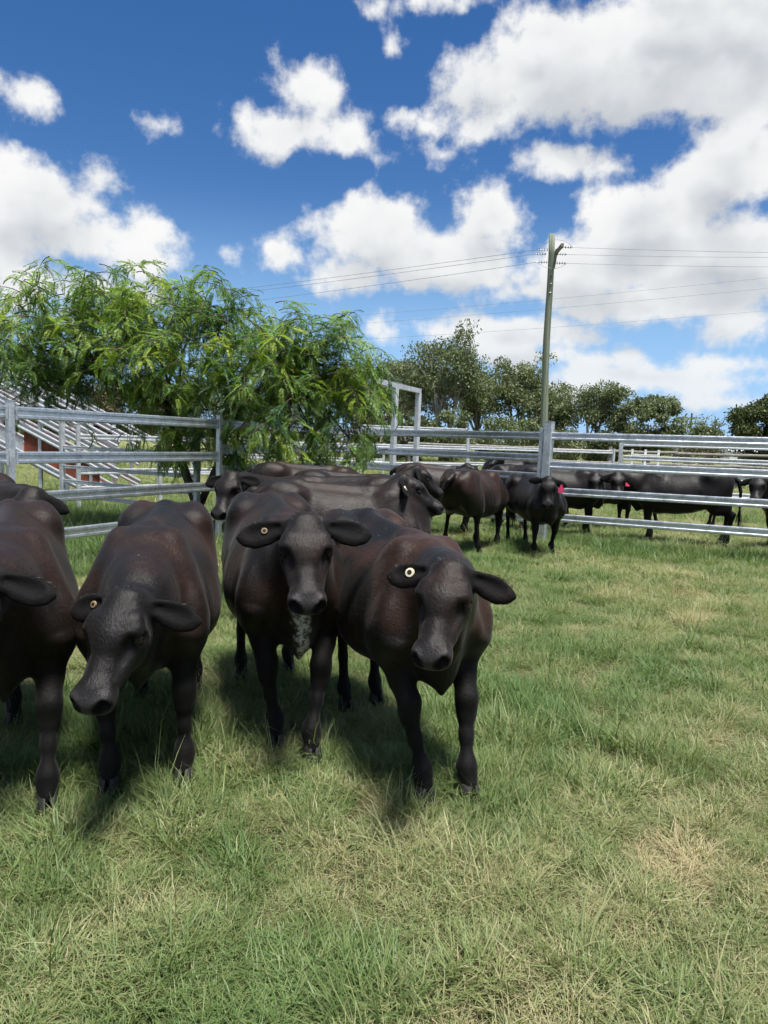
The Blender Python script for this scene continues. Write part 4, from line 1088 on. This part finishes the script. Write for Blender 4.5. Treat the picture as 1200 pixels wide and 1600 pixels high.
# ---------------------------------------------------------------- gums and scrub along the horizon
def gum(px, ptop, wpx, Y, label, seed, style='open', matr=None, bark=None, pbase=703, nleaf=5200, lsz=.22):
    rg = np.random.default_rng(seed)
    hzn = 690+math.tan(ROLL)*(px-600)
    top = EYE+(hzn-ptop)*Y/FPX; w = wpx*Y/FPX; x_ = at(px, hzn, Y)[0]
    root = empty('gum_tree' if style != 'shrub' else 'shrub', (x_, Y, 0)); tagit(root, label, 'tree' if style != 'shrub' else 'shrub', 'trees along the far side of the paddock')
    sk = []; stems = []; tips = []
    if style == 'open':
        nst = 2+int(rg.integers(0, 2)); lo, hi = .30, 1.
        for k in range(nst):
            a = rg.uniform(0, 6.28); q0 = np.array([rg.normal()*.25, rg.normal()*.25, -.1])
            q1 = q0+np.array([math.cos(a)*w*.07, math.sin(a)*w*.07, top*.30]); q2 = q1+np.array([math.cos(a)*w*.10+rg.normal()*.1, math.sin(a)*w*.10, top*.30])
            r0 = .016*top+.05
            stems.append(tube([q0, q1, q2], [r0, r0*.75, r0*.45], 8))
            for j in range(10):
                s0 = q1+(q2-q1)*rg.uniform(-.3, 1.); az_ = rg.uniform(0, 6.28); rr_ = rg.uniform(.15, .46)*w
                e = np.array([math.cos(az_)*rr_, math.sin(az_)*rr_, top*rg.uniform(.55, .97)]); e[2] = min(e[2], top*(1-.55*(rr_/(w*.5))**2.2))
                e[2] = max(e[2], s0[2]+.3)
                mid_ = (s0+e)/2+np.array([0, 0, -.15]); sk.append(tube([s0, mid_, e], [r0*.38, r0*.24, r0*.10], 6))
                tips += [e, (mid_*.35+e*.65)+rg.normal(size=3)*.35]
                for _ in range(2):
                    e2 = e+rg.normal(size=3)*np.array([.10*w, .10*w, .06*top]); e2[2] = min(e2[2], top*.985); tips.append(e2); sk.append(tube([mid_, e2], [r0*.15, r0*.06], 5))
        rad = .12*w+.30
    else:
        nst = 3 if style == 'dense' else 4
        for k in range(nst):
            a = 6.28*k/nst+rg.uniform(); q0 = np.array([rg.normal()*.1, rg.normal()*.1, -.1]); q1 = q0+np.array([math.cos(a)*w*.18, math.sin(a)*w*.18, top*.55])
            r0 = .014*top+.03; stems.append(tube([q0, (q0+q1)/2+rg.normal(size=3)*.1, q1], [r0, r0*.7, r0*.3], 7))
            for j in range(4):
                e = q1+rg.normal(size=3)*np.array([w*.15, w*.15, top*.12]); sk.append(tube([(q0+q1)/2, e], [r0*.3, r0*.1], 5))
        for j in range(46):
            u_ = rg.normal(size=3); u_ /= np.linalg.norm(u_); rr_ = rg.uniform(.45, 1.)**.5
            e = np.array([u_[0]*w*.44*rr_, u_[1]*w*.44*rr_, top*(.53+.41*u_[2]*rr_)])
            if e[2] < top*.18: e[2] = top*rg.uniform(.18, .4)
            tips.append(e)
        rad = .10*w+.25
    nleaf = int(nleaf*2.6); n = nleaf//len(tips); V_, T_ = [], []
    for tp_ in tips:
        m_ = int(n*rg.uniform(.5, 1.5)); R0 = rad*rg.uniform(.6, 1.25)
        u_ = rg.normal(size=(m_, 3)); u_ /= np.linalg.norm(u_, axis=1)[:, None]; q = tp_+u_*(R0*rg.uniform(.25, 1., m_)**.6)[:, None]*np.array([1, 1, .72])
        dn = rg.normal(size=(m_, 3))*.7+np.array([0, 0, -.7]); dn /= np.linalg.norm(dn, axis=1)[:, None]
        sd_ = np.cross(dn, rg.normal(size=(m_, 3))); sd_ /= np.linalg.norm(sd_, axis=1)[:, None]
        L_ = (lsz*1.15*rg.uniform(.6, 1.3, m_))[:, None]
        V_.append(np.stack([q, q+dn*L_*.5+sd_*L_*.22, q+dn*L_, q+dn*L_*.5-sd_*L_*.22], 1).reshape(-1, 3))
        T_.append(np.repeat(np.clip(rg.normal(.48, .17)+rg.normal(size=m_)*.13, 0, 1), 4))
    for q in stems: mk('trunk', *q, bark or M_BARKP, root, smooth=True)
    vs, fs = join(sk); mk('branches', vs, fs, bark or M_BARKP, root, smooth=True)['kind'] = 'stuff'
    V_ = np.concatenate(V_); lo_ = leaf_object('crown', V_, np.arange(len(V_)).reshape(-1, 4), np.concatenate(T_), matr or M_EUC, root); lo_['kind'] = 'stuff'
    return root
gum(692, 513, 125, 58, 'tallest gum tree, open crown, left of the power pole', 1, nleaf=6500)
gum(628, 560, 110, 62, 'gum tree rising behind the steel gateway frame', 2, nleaf=6000)
gum(745, 580, 60, 66, 'slender gum tree tucked beside the tallest gum', 3, nleaf=3600)
gum(805, 565, 105, 60, 'broad gum tree just left of the power pole', 4, nleaf=6000)
gum(872, 600, 64, 64, 'small thin gum tree directly right of the power pole', 5, nleaf=3000)
gum(934, 592, 82, 62, 'airy gum tree second to the right of the pole', 6, nleaf=3600)
gum(1012, 604, 128, 60, 'wide bushy tree with rounded crown right of the airy gum', 7, 'dense', M_EUC, nleaf=8000)
gum(1104, 650, 46, 85, 'little distant tree standing alone near the far pole', 8, nleaf=1500, lsz=.28)
gum(1195, 610, 125, 48, 'dense dark green tree at the right edge', 9, 'dense', M_DENSE, nleaf=11000, lsz=.20)
gum(570, 575, 100, 66, 'gum tree half hidden by the feathery tree', 10, nleaf=5000)
gum(25, 535, 150, 58, 'tree behind the loading ramp at the left edge', 12, 'dense', M_EUC, nleaf=7000)
gum(120, 570, 130, 62, 'brownish tree behind the sloping ramp rails', 13, 'dense', M_SCRUB, nleaf=6000)
gum(215, 585, 130, 60, 'brownish tree behind the trunk of the feathery tree', 14, 'dense', M_SCRUB, nleaf=6000)
gum(330, 590, 150, 64, 'olive tree glimpsed through the middle of the feathery crown', 15, 'dense', M_EUC, nleaf=5000)
gum(450, 590, 150, 64, 'olive tree glimpsed through the right part of the feathery crown', 16, 'dense', M_EUC, nleaf=5000)
gum(700, 632, 80, 54, 'grey green bush under the tallest gum', 21, 'shrub', M_EUC, nleaf=3000, lsz=.2)
gum(640, 640, 80, 52, 'dark bush behind the gateway frame', 22, 'shrub', M_DENSE, nleaf=3000, lsz=.2)
gum(590, 640, 90, 54, 'brown scrub left of the gateway frame', 23, 'shrub', M_SCRUB, nleaf=3000, lsz=.2)
gum(780, 650, 80, 56, 'low bush left of the power pole foot', 24, 'shrub', M_EUC, nleaf=2600, lsz=.2)
gum(820, 645, 50, 50, 'bright green bush next to the power pole foot', 25, 'shrub', M_EUC, nleaf=2000, lsz=.18)
gum(880, 668, 80, 60, 'low scrub right of the power pole foot', 26, 'shrub', M_EUC, nleaf=2400, lsz=.2)
gum(940, 672, 90, 60, 'low scrub below the airy gum', 27, 'shrub', M_DENSE, nleaf=2400, lsz=.2)
gum(1085, 690, 90, 75, 'flat scrub below the lone distant tree', 28, 'shrub', M_SCRUB, nleaf=1600, lsz=.2)
# far wooded rise closing the horizon
def far_ridge():
    rg = np.random.default_rng(3); V_, T_ = [], []
    n = 26000
    x_ = rg.uniform(-330, 330, n); P = np.stack([x_*.02, np.zeros(n), np.zeros(n)], 1)
    h = 3.2+3.2*fbm3(P, 1., 5, 3); z_ = h*rg.uniform(0, 1., n)**.8; y_ = 230+rg.uniform(-12, 12, n)
    q = np.stack([x_, y_, z_], 1); m_ = n
    dn = rg.normal(size=(m_, 3)); dn /= np.linalg.norm(dn, axis=1)[:, None]; sd_ = np.cross(dn, rg.normal(size=(m_, 3))); sd_ /= np.linalg.norm(sd_, axis=1)[:, None]
    V_ = np.stack([q, q+dn*.7+sd_*.5, q+dn*1.3, q+dn*.7-sd_*.5], 1).reshape(-1, 3)
    me = fastmesh('far_trees', V_, np.arange(len(V_)).reshape(-1, 4), 4)
    a = me.attributes.new('tone', 'FLOAT', 'POINT'); a.data.foreach_set('value', np.repeat(np.clip(rg.normal(.45, .2, n), 0, 1), 4).astype(np.float32))
    me.materials.append(M_EUC); o = bpy.data.objects.new('far_trees', me); COL.objects.link(o)
    tagit(o, 'low line of far off woodland along the horizon', 'woodland', kind='stuff')
far_ridge()
# ---------------------------------------------------------------- power pole and overhead wires
PB = at(850, 699, 29.); PT = at(862, 366, 29.)
root = empty('power_pole', (PB[0], 29., 0)); tagit(root, 'greenish timber power pole behind the corner post', 'power pole')
top = PT-np.array([PB[0], 29., 0]); bx = at(850, 672, 29.)[0]-PB[0]
H_ = top[2]; line = lambda z: np.array([bx+(top[0]-bx)*(z/H_)+.03*math.sin(z*.9), top[1]*(z/H_), z])
vs, fs = tube([line(z) for z in np.linspace(-.3, H_, 14)], list(np.linspace(.165, .118, 14)), 16); mk('shaft', vs, fs, M_POLE, root, smooth=True)
c0 = line(H_-.75)
vs, fs = sweep(c0+np.array([.16, .35, .02]), c0+np.array([.20, -.95, .10]), boxprof(.10, .12)); arm = mk('crossarm', vs, fs, M_TIMBER, root)
vs, fs = sweep(c0+np.array([.13, .1, -.55]), c0+np.array([.19, -.05, .18]), boxprof(.09, .11), upv=(0, 1, 0)); mk('brace', vs, fs, M_TIMBER, root)
def insul(p, d):
    """strain insulator string: three sheds on a rod"""
    d = np.array(d, float)/np.linalg.norm(d); p = np.array(p, float)
    pts, rd = [], []
    for i in range(4):
        b0 = p+d*(.03+.10*i); pts += [b0, b0+d*.02, b0+d*.045, b0+d*.05]; rd += [.014, .014, .060, .014]
    pts.append(p+d*.46); rd.append(.012)
    vs, fs = tube(pts, rd, 10); return mk('insulator', vs, fs, M_INSUL, root)
ends = {}
for key, p, d in (('l1', line(H_-.62)+np.array([-.13, -.10, 0]), (-1, 0, -.03)), ('l2', line(H_-1.10)+np.array([-.13, -.1, 0]), (-1, 0, -.03)), ('l3', line(H_-.70)+np.array([-.13, .25, 0]), (-1, 0, -.03)),
                  ('r1', c0+np.array([.24, -.55, .12]), (1, 0, 0)), ('r2', line(H_-1.12)+np.array([.14, -.1, 0]), (1, 0, 0)), ('r3', c0+np.array([.22, .2, .05]), (1, 0, 0))):
    insul(p, d); d = np.array(d, float); ends[key] = p+d/np.linalg.norm(d)*.46+np.array([PB[0], 29., 0])
for a_, b_, drop in ((ends['l1'], ends['r1'], .30), (ends['l2'], ends['r2'], -.25)):
    o = np.array([PB[0], 29., 0]); a_, b_ = a_-o, b_-o; mid_ = (a_+b_)/2+np.array([0, -.25, drop])
    pts = [(1-s_)**2*a_+2*s_*(1-s_)*(mid_+np.array([0, 0, drop]))+s_*s_*b_ for s_ in np.linspace(0, 1, 12)]
    vs, fs = tube(pts, [.008]*12, 5); mk('jumper', vs, fs, M_WIRE, root)
for k in range(3):
    z = H_-1.6-.35*k; q = line(z); vs, fs = sweep(q+np.array([-.01, -.16, 0]), q+np.array([-.01, -.13, .04]), boxprof(.05, .03)); mk('bolt', vs, fs, M_INSUL, root)
def wire(a_, b_, sag, label, r_=.008, n=40):
    a_, b_ = np.array(a_, float), np.array(b_, float)
    pts = [a_+(b_-a_)*s_-np.array([0, 0, 4*sag*s_*(1-s_)]) for s_ in np.linspace(0, 1, n)]
    vs, fs = tube(pts, [r_]*n, 5); o = mk('overhead_wire', vs, fs, M_WIRE, None); tagit(o, label, 'wire', 'overhead wires')
def ext(p, q, k): p, q = np.array(p), np.array(q); return p+(q-p)*k
# spans leaving the pole: left span runs away past the tree, right span towards the viewer
wire(ends['l1'], at(-260, 505, 62.), .55, 'upper wire strung from the pole to the left')
wire(ends['l3'], at(-260, 508, 63.), .60, 'upper wire just behind the first, left of the pole')
wire(ends['l2'], at(-260, 517, 62.), .75, 'lower wire strung from the pole to the left')
wire(ends['r1'], at(1700, 392, 30.), .15, 'upper wire strung from the pole to the right')
wire(ends['r3'], at(1700, 392, 30.7), .18, 'upper wire just behind the first, right of the pole')
wire(ends['r2'], at(1700, 411, 30.), .15, 'lower wire strung from the pole to the right')
# a second line crossing behind
for (xl, yl, xr, yr, lb) in ((330, 497, 1500, 401, 'topmost wire of the line crossing behind the pole'), (330, 509, 1500, 419, 'middle wire of the line crossing behind the pole'), (330, 530, 1500, 459, 'lowest wire of the line crossing behind the pole')):
    wire(ext(at(xl, yl, 72.), at(xr, yr, 44.), -.4), at(xr, yr, 44.), .8, lb, .009)
# far pole
p = at(1076, 700, 110.); root = empty('power_pole', (p[0], 110., 0)); tagit(root, 'tiny far off power pole beside the lone distant tree', 'power pole')
h_ = EYE+(704-645)*110/FPX
vs, fs = tube([(0, 0, -.2), (.12, 0, h_)], [.17, .12], 8); mk('shaft', vs, fs, M_BARKD, root)
vs, fs = sweep((-.8, -.1, h_-.7), (.95, -.1, h_-.7), boxprof(.12, .12)); mk('crossarm', vs, fs, M_BARKD, root)
# ---------------------------------------------------------------- the cattle
def yawto(dx, dy): return math.atan2(dy, dx)
FRONT = 'dark brown cattle standing at the front'; MID = 'cattle crowded behind the front row'; PEN = 'black cattle behind the right hand rails'
FINE = .0072
build_cow('black cow cut off by the left edge, only one front leg and an ear showing', (-1.83, 3.42), R_(-64), 1.05, at(-48, 868, 2.55), at(-110, 1000, 2.32), ears=((0, -.25, -.08), (0, -.2, -.1)), res=FINE, brown=.35, seed=11, belly=1.06,
          feet={'FL': gnd(75, 1268), 'HL': gnd(22, 1128), 'FR': gnd(-55, 1240), 'HR': gnd(-60, 1110)}, group=FRONT)
build_cow('brown black cow with lowered head turned left, second from the left edge', (-1.18, 3.66), R_(-79), 1.05, at(194, 913, 2.74), at(134, 1080, 2.48), ears=((0, -.35, -.05), (0, -.35, .0)), res=FINE, brown=.55, seed=12, belly=1.08,
          feet={'FL': gnd(287, 1222), 'FR': gnd(170, 1238)}, eartag=(-1, 'button', .085, .7, 'button_tan'), group=FRONT)
Cp = np.array([-.60, 4.14])
build_cow('dark cow staring straight ahead with white scarred dewlap', Cp, R_(-73), 1.08, at(478, 796, 3.28), at(482, 945, 2.98), ears=((.0, -.15, -.02), (0, -.15, -.10)), res=FINE, brown=.45, seed=13, belly=1.04, hs=.93, es=1.0,
          feet={'FL': gnd(488, 1188), 'FR': gnd(430, 1168), 'HR': gnd(377, 1062)}, eartag=(-1, 'button', .11, .68, 'button_tan'), group=FRONT,
          patch=[(at(471, 958, 3.36), at(483, 1046, 3.40), .030)])
build_cow('reddish brown cow in front with a white ring tag in its ear', (.06, 3.70), R_(-69), 1.04, at(702, 868, 2.78), at(666, 1030, 2.52), ears=((.05, -.25, -.12), (.0, -.15, -.03)), res=FINE, brown=.95, seed=14, belly=1.02, hs=.88,
          feet={'FL': gnd(733, 1248), 'FR': gnd(663, 1252), 'HL': gnd(588, 1098), 'HR': gnd(540, 1108)}, eartag=(-1, 'button', .10, .95), group=FRONT,
          tail=[(-.74, 0, 1.06), (-.80, .10, 1.02), (-.72, .24, .96), (-.60, .36, .92), (-.50, .44, .90)])
build_cow('dark cow in profile facing right behind the staring cow', (-.33, 6.15), R_(6), 1.08, at(630, 736, 6.2), at(686, 782, 6.25), res=.011, brown=.25, seed=15, eartag=(-1, 'button', .12), group=MID)
build_cow('black cow with its head turned to the camera beside the fence post', (-.55, 7.45), R_(174), 1.08, at(360, 733, 6.7), at(335, 810, 6.4), ears=((0, -.15, -.02), (0, -.2, -.15)), res=.011, brown=.2, seed=16, group=MID)
build_cow('reddish backed cow farthest back under the tree', (-.98, 9.7), R_(12), 1.11, at(592, 765, 9.6), at(612, 800, 9.4), res=.018, brown=.6, seed=17, group=MID)
build_cow('black cow looking right, head just above the profile cow', (-.30, 8.35), R_(8), 1.08, at(652, 724, 8.4), at(684, 757, 8.45), res=.018, brown=.2, seed=18, group=MID)
build_cow('brown black cow seen from behind with its tail hanging', (1.38, 10.75), R_(58), 1.08, at(768, 748, 11.3), at(790, 790, 11.5), res=.014, brown=.55, seed=19, feet={'HR': gnd(748, 865), 'HL': gnd(697, 850)}, group=MID,
          tail=[(-.74, 0, 1.06), (-.83, .02, 1.0), (-.86, .08, .88), (-.87, .16, .70), (-.86, .24, .56)])
build_cow('dark cow with a red ear tag behind the one seen from behind', (1.00, 12.45), R_(2), 1.08, at(729, 722, 12.3), at(751, 737, 12.25), res=.02, brown=.3, seed=20, eartag=(-1, 'flag', .10), group=MID)
build_cow('black cow far beyond the back panel', (3.25, 18.6), R_(180), 1.12, at(782, 705, 18.2), at(766, 722, 18.0), res=.03, brown=.1, seed=21, group=PEN)
build_cow('black cow behind the back panel left of the corner post', (2.62, 13.75), R_(150), 1.10, at(745, 760, 14.4), at(735, 790, 14.2), res=.02, brown=.05, seed=22, group=PEN)
build_cow('small black cow facing the camera with a pink ear tag', (2.30, 10.85), R_(-78), 1.0, at(858, 743, 10.1), at(856, 786, 9.95), ears=((.0, -.3, -.25), (.0, -.15, .05)), res=.013, brown=.05, seed=23, belly=.88,
          feet={'FL': gnd(862, 866), 'FR': gnd(835, 868)}, eartag=(1, 'flag', .13), group=MID)
build_cow('black cow behind the rails looking out left of the red tagged one', (3.28, 13.1), R_(-14), 1.08, at(932, 737, 12.75), at(933, 769, 12.55), res=.02, brown=.05, seed=24, group=PEN)
build_cow('long black cow side on behind the right rails with a red ear tag', (5.12, 12.35), R_(157), 1.12, at(966, 735, 12.5), at(968, 772, 12.25), res=.016, brown=.05, seed=25, eartag=(1, 'flag', .11), group=PEN)
build_cow('black cow at the right edge peering through the rails', (7.15, 12.15), R_(197), 1.10, at(1186, 741, 11.5), at(1180, 774, 11.3), res=.018, brown=.05, seed=26, group=PEN)
build_cow('black cow behind the left edge cow with one ear hanging out', (-3.15, 5.75), R_(-48), 1.06, at(46, 757, 5.2), at(16, 826, 4.98), ears=((0, -.3, -.35), (0, -.2, -.1)), res=.013, brown=.2, seed=27, group=MID)
build_cow('black cow mostly hidden in the gap behind the pink tagged cow and the rails', (4.35, 14.3), R_(8), 1.10, at(1012, 735, 14.3), at(1030, 770, 14.1), res=.022, brown=.05, seed=28, group=PEN)
build_cow('black cow at the back of the pen behind the long side on cow', (6.0, 14.6), R_(172), 1.08, at(985, 760, 14.6), at(970, 800, 14.4), res=.022, brown=.05, seed=29, group=PEN)
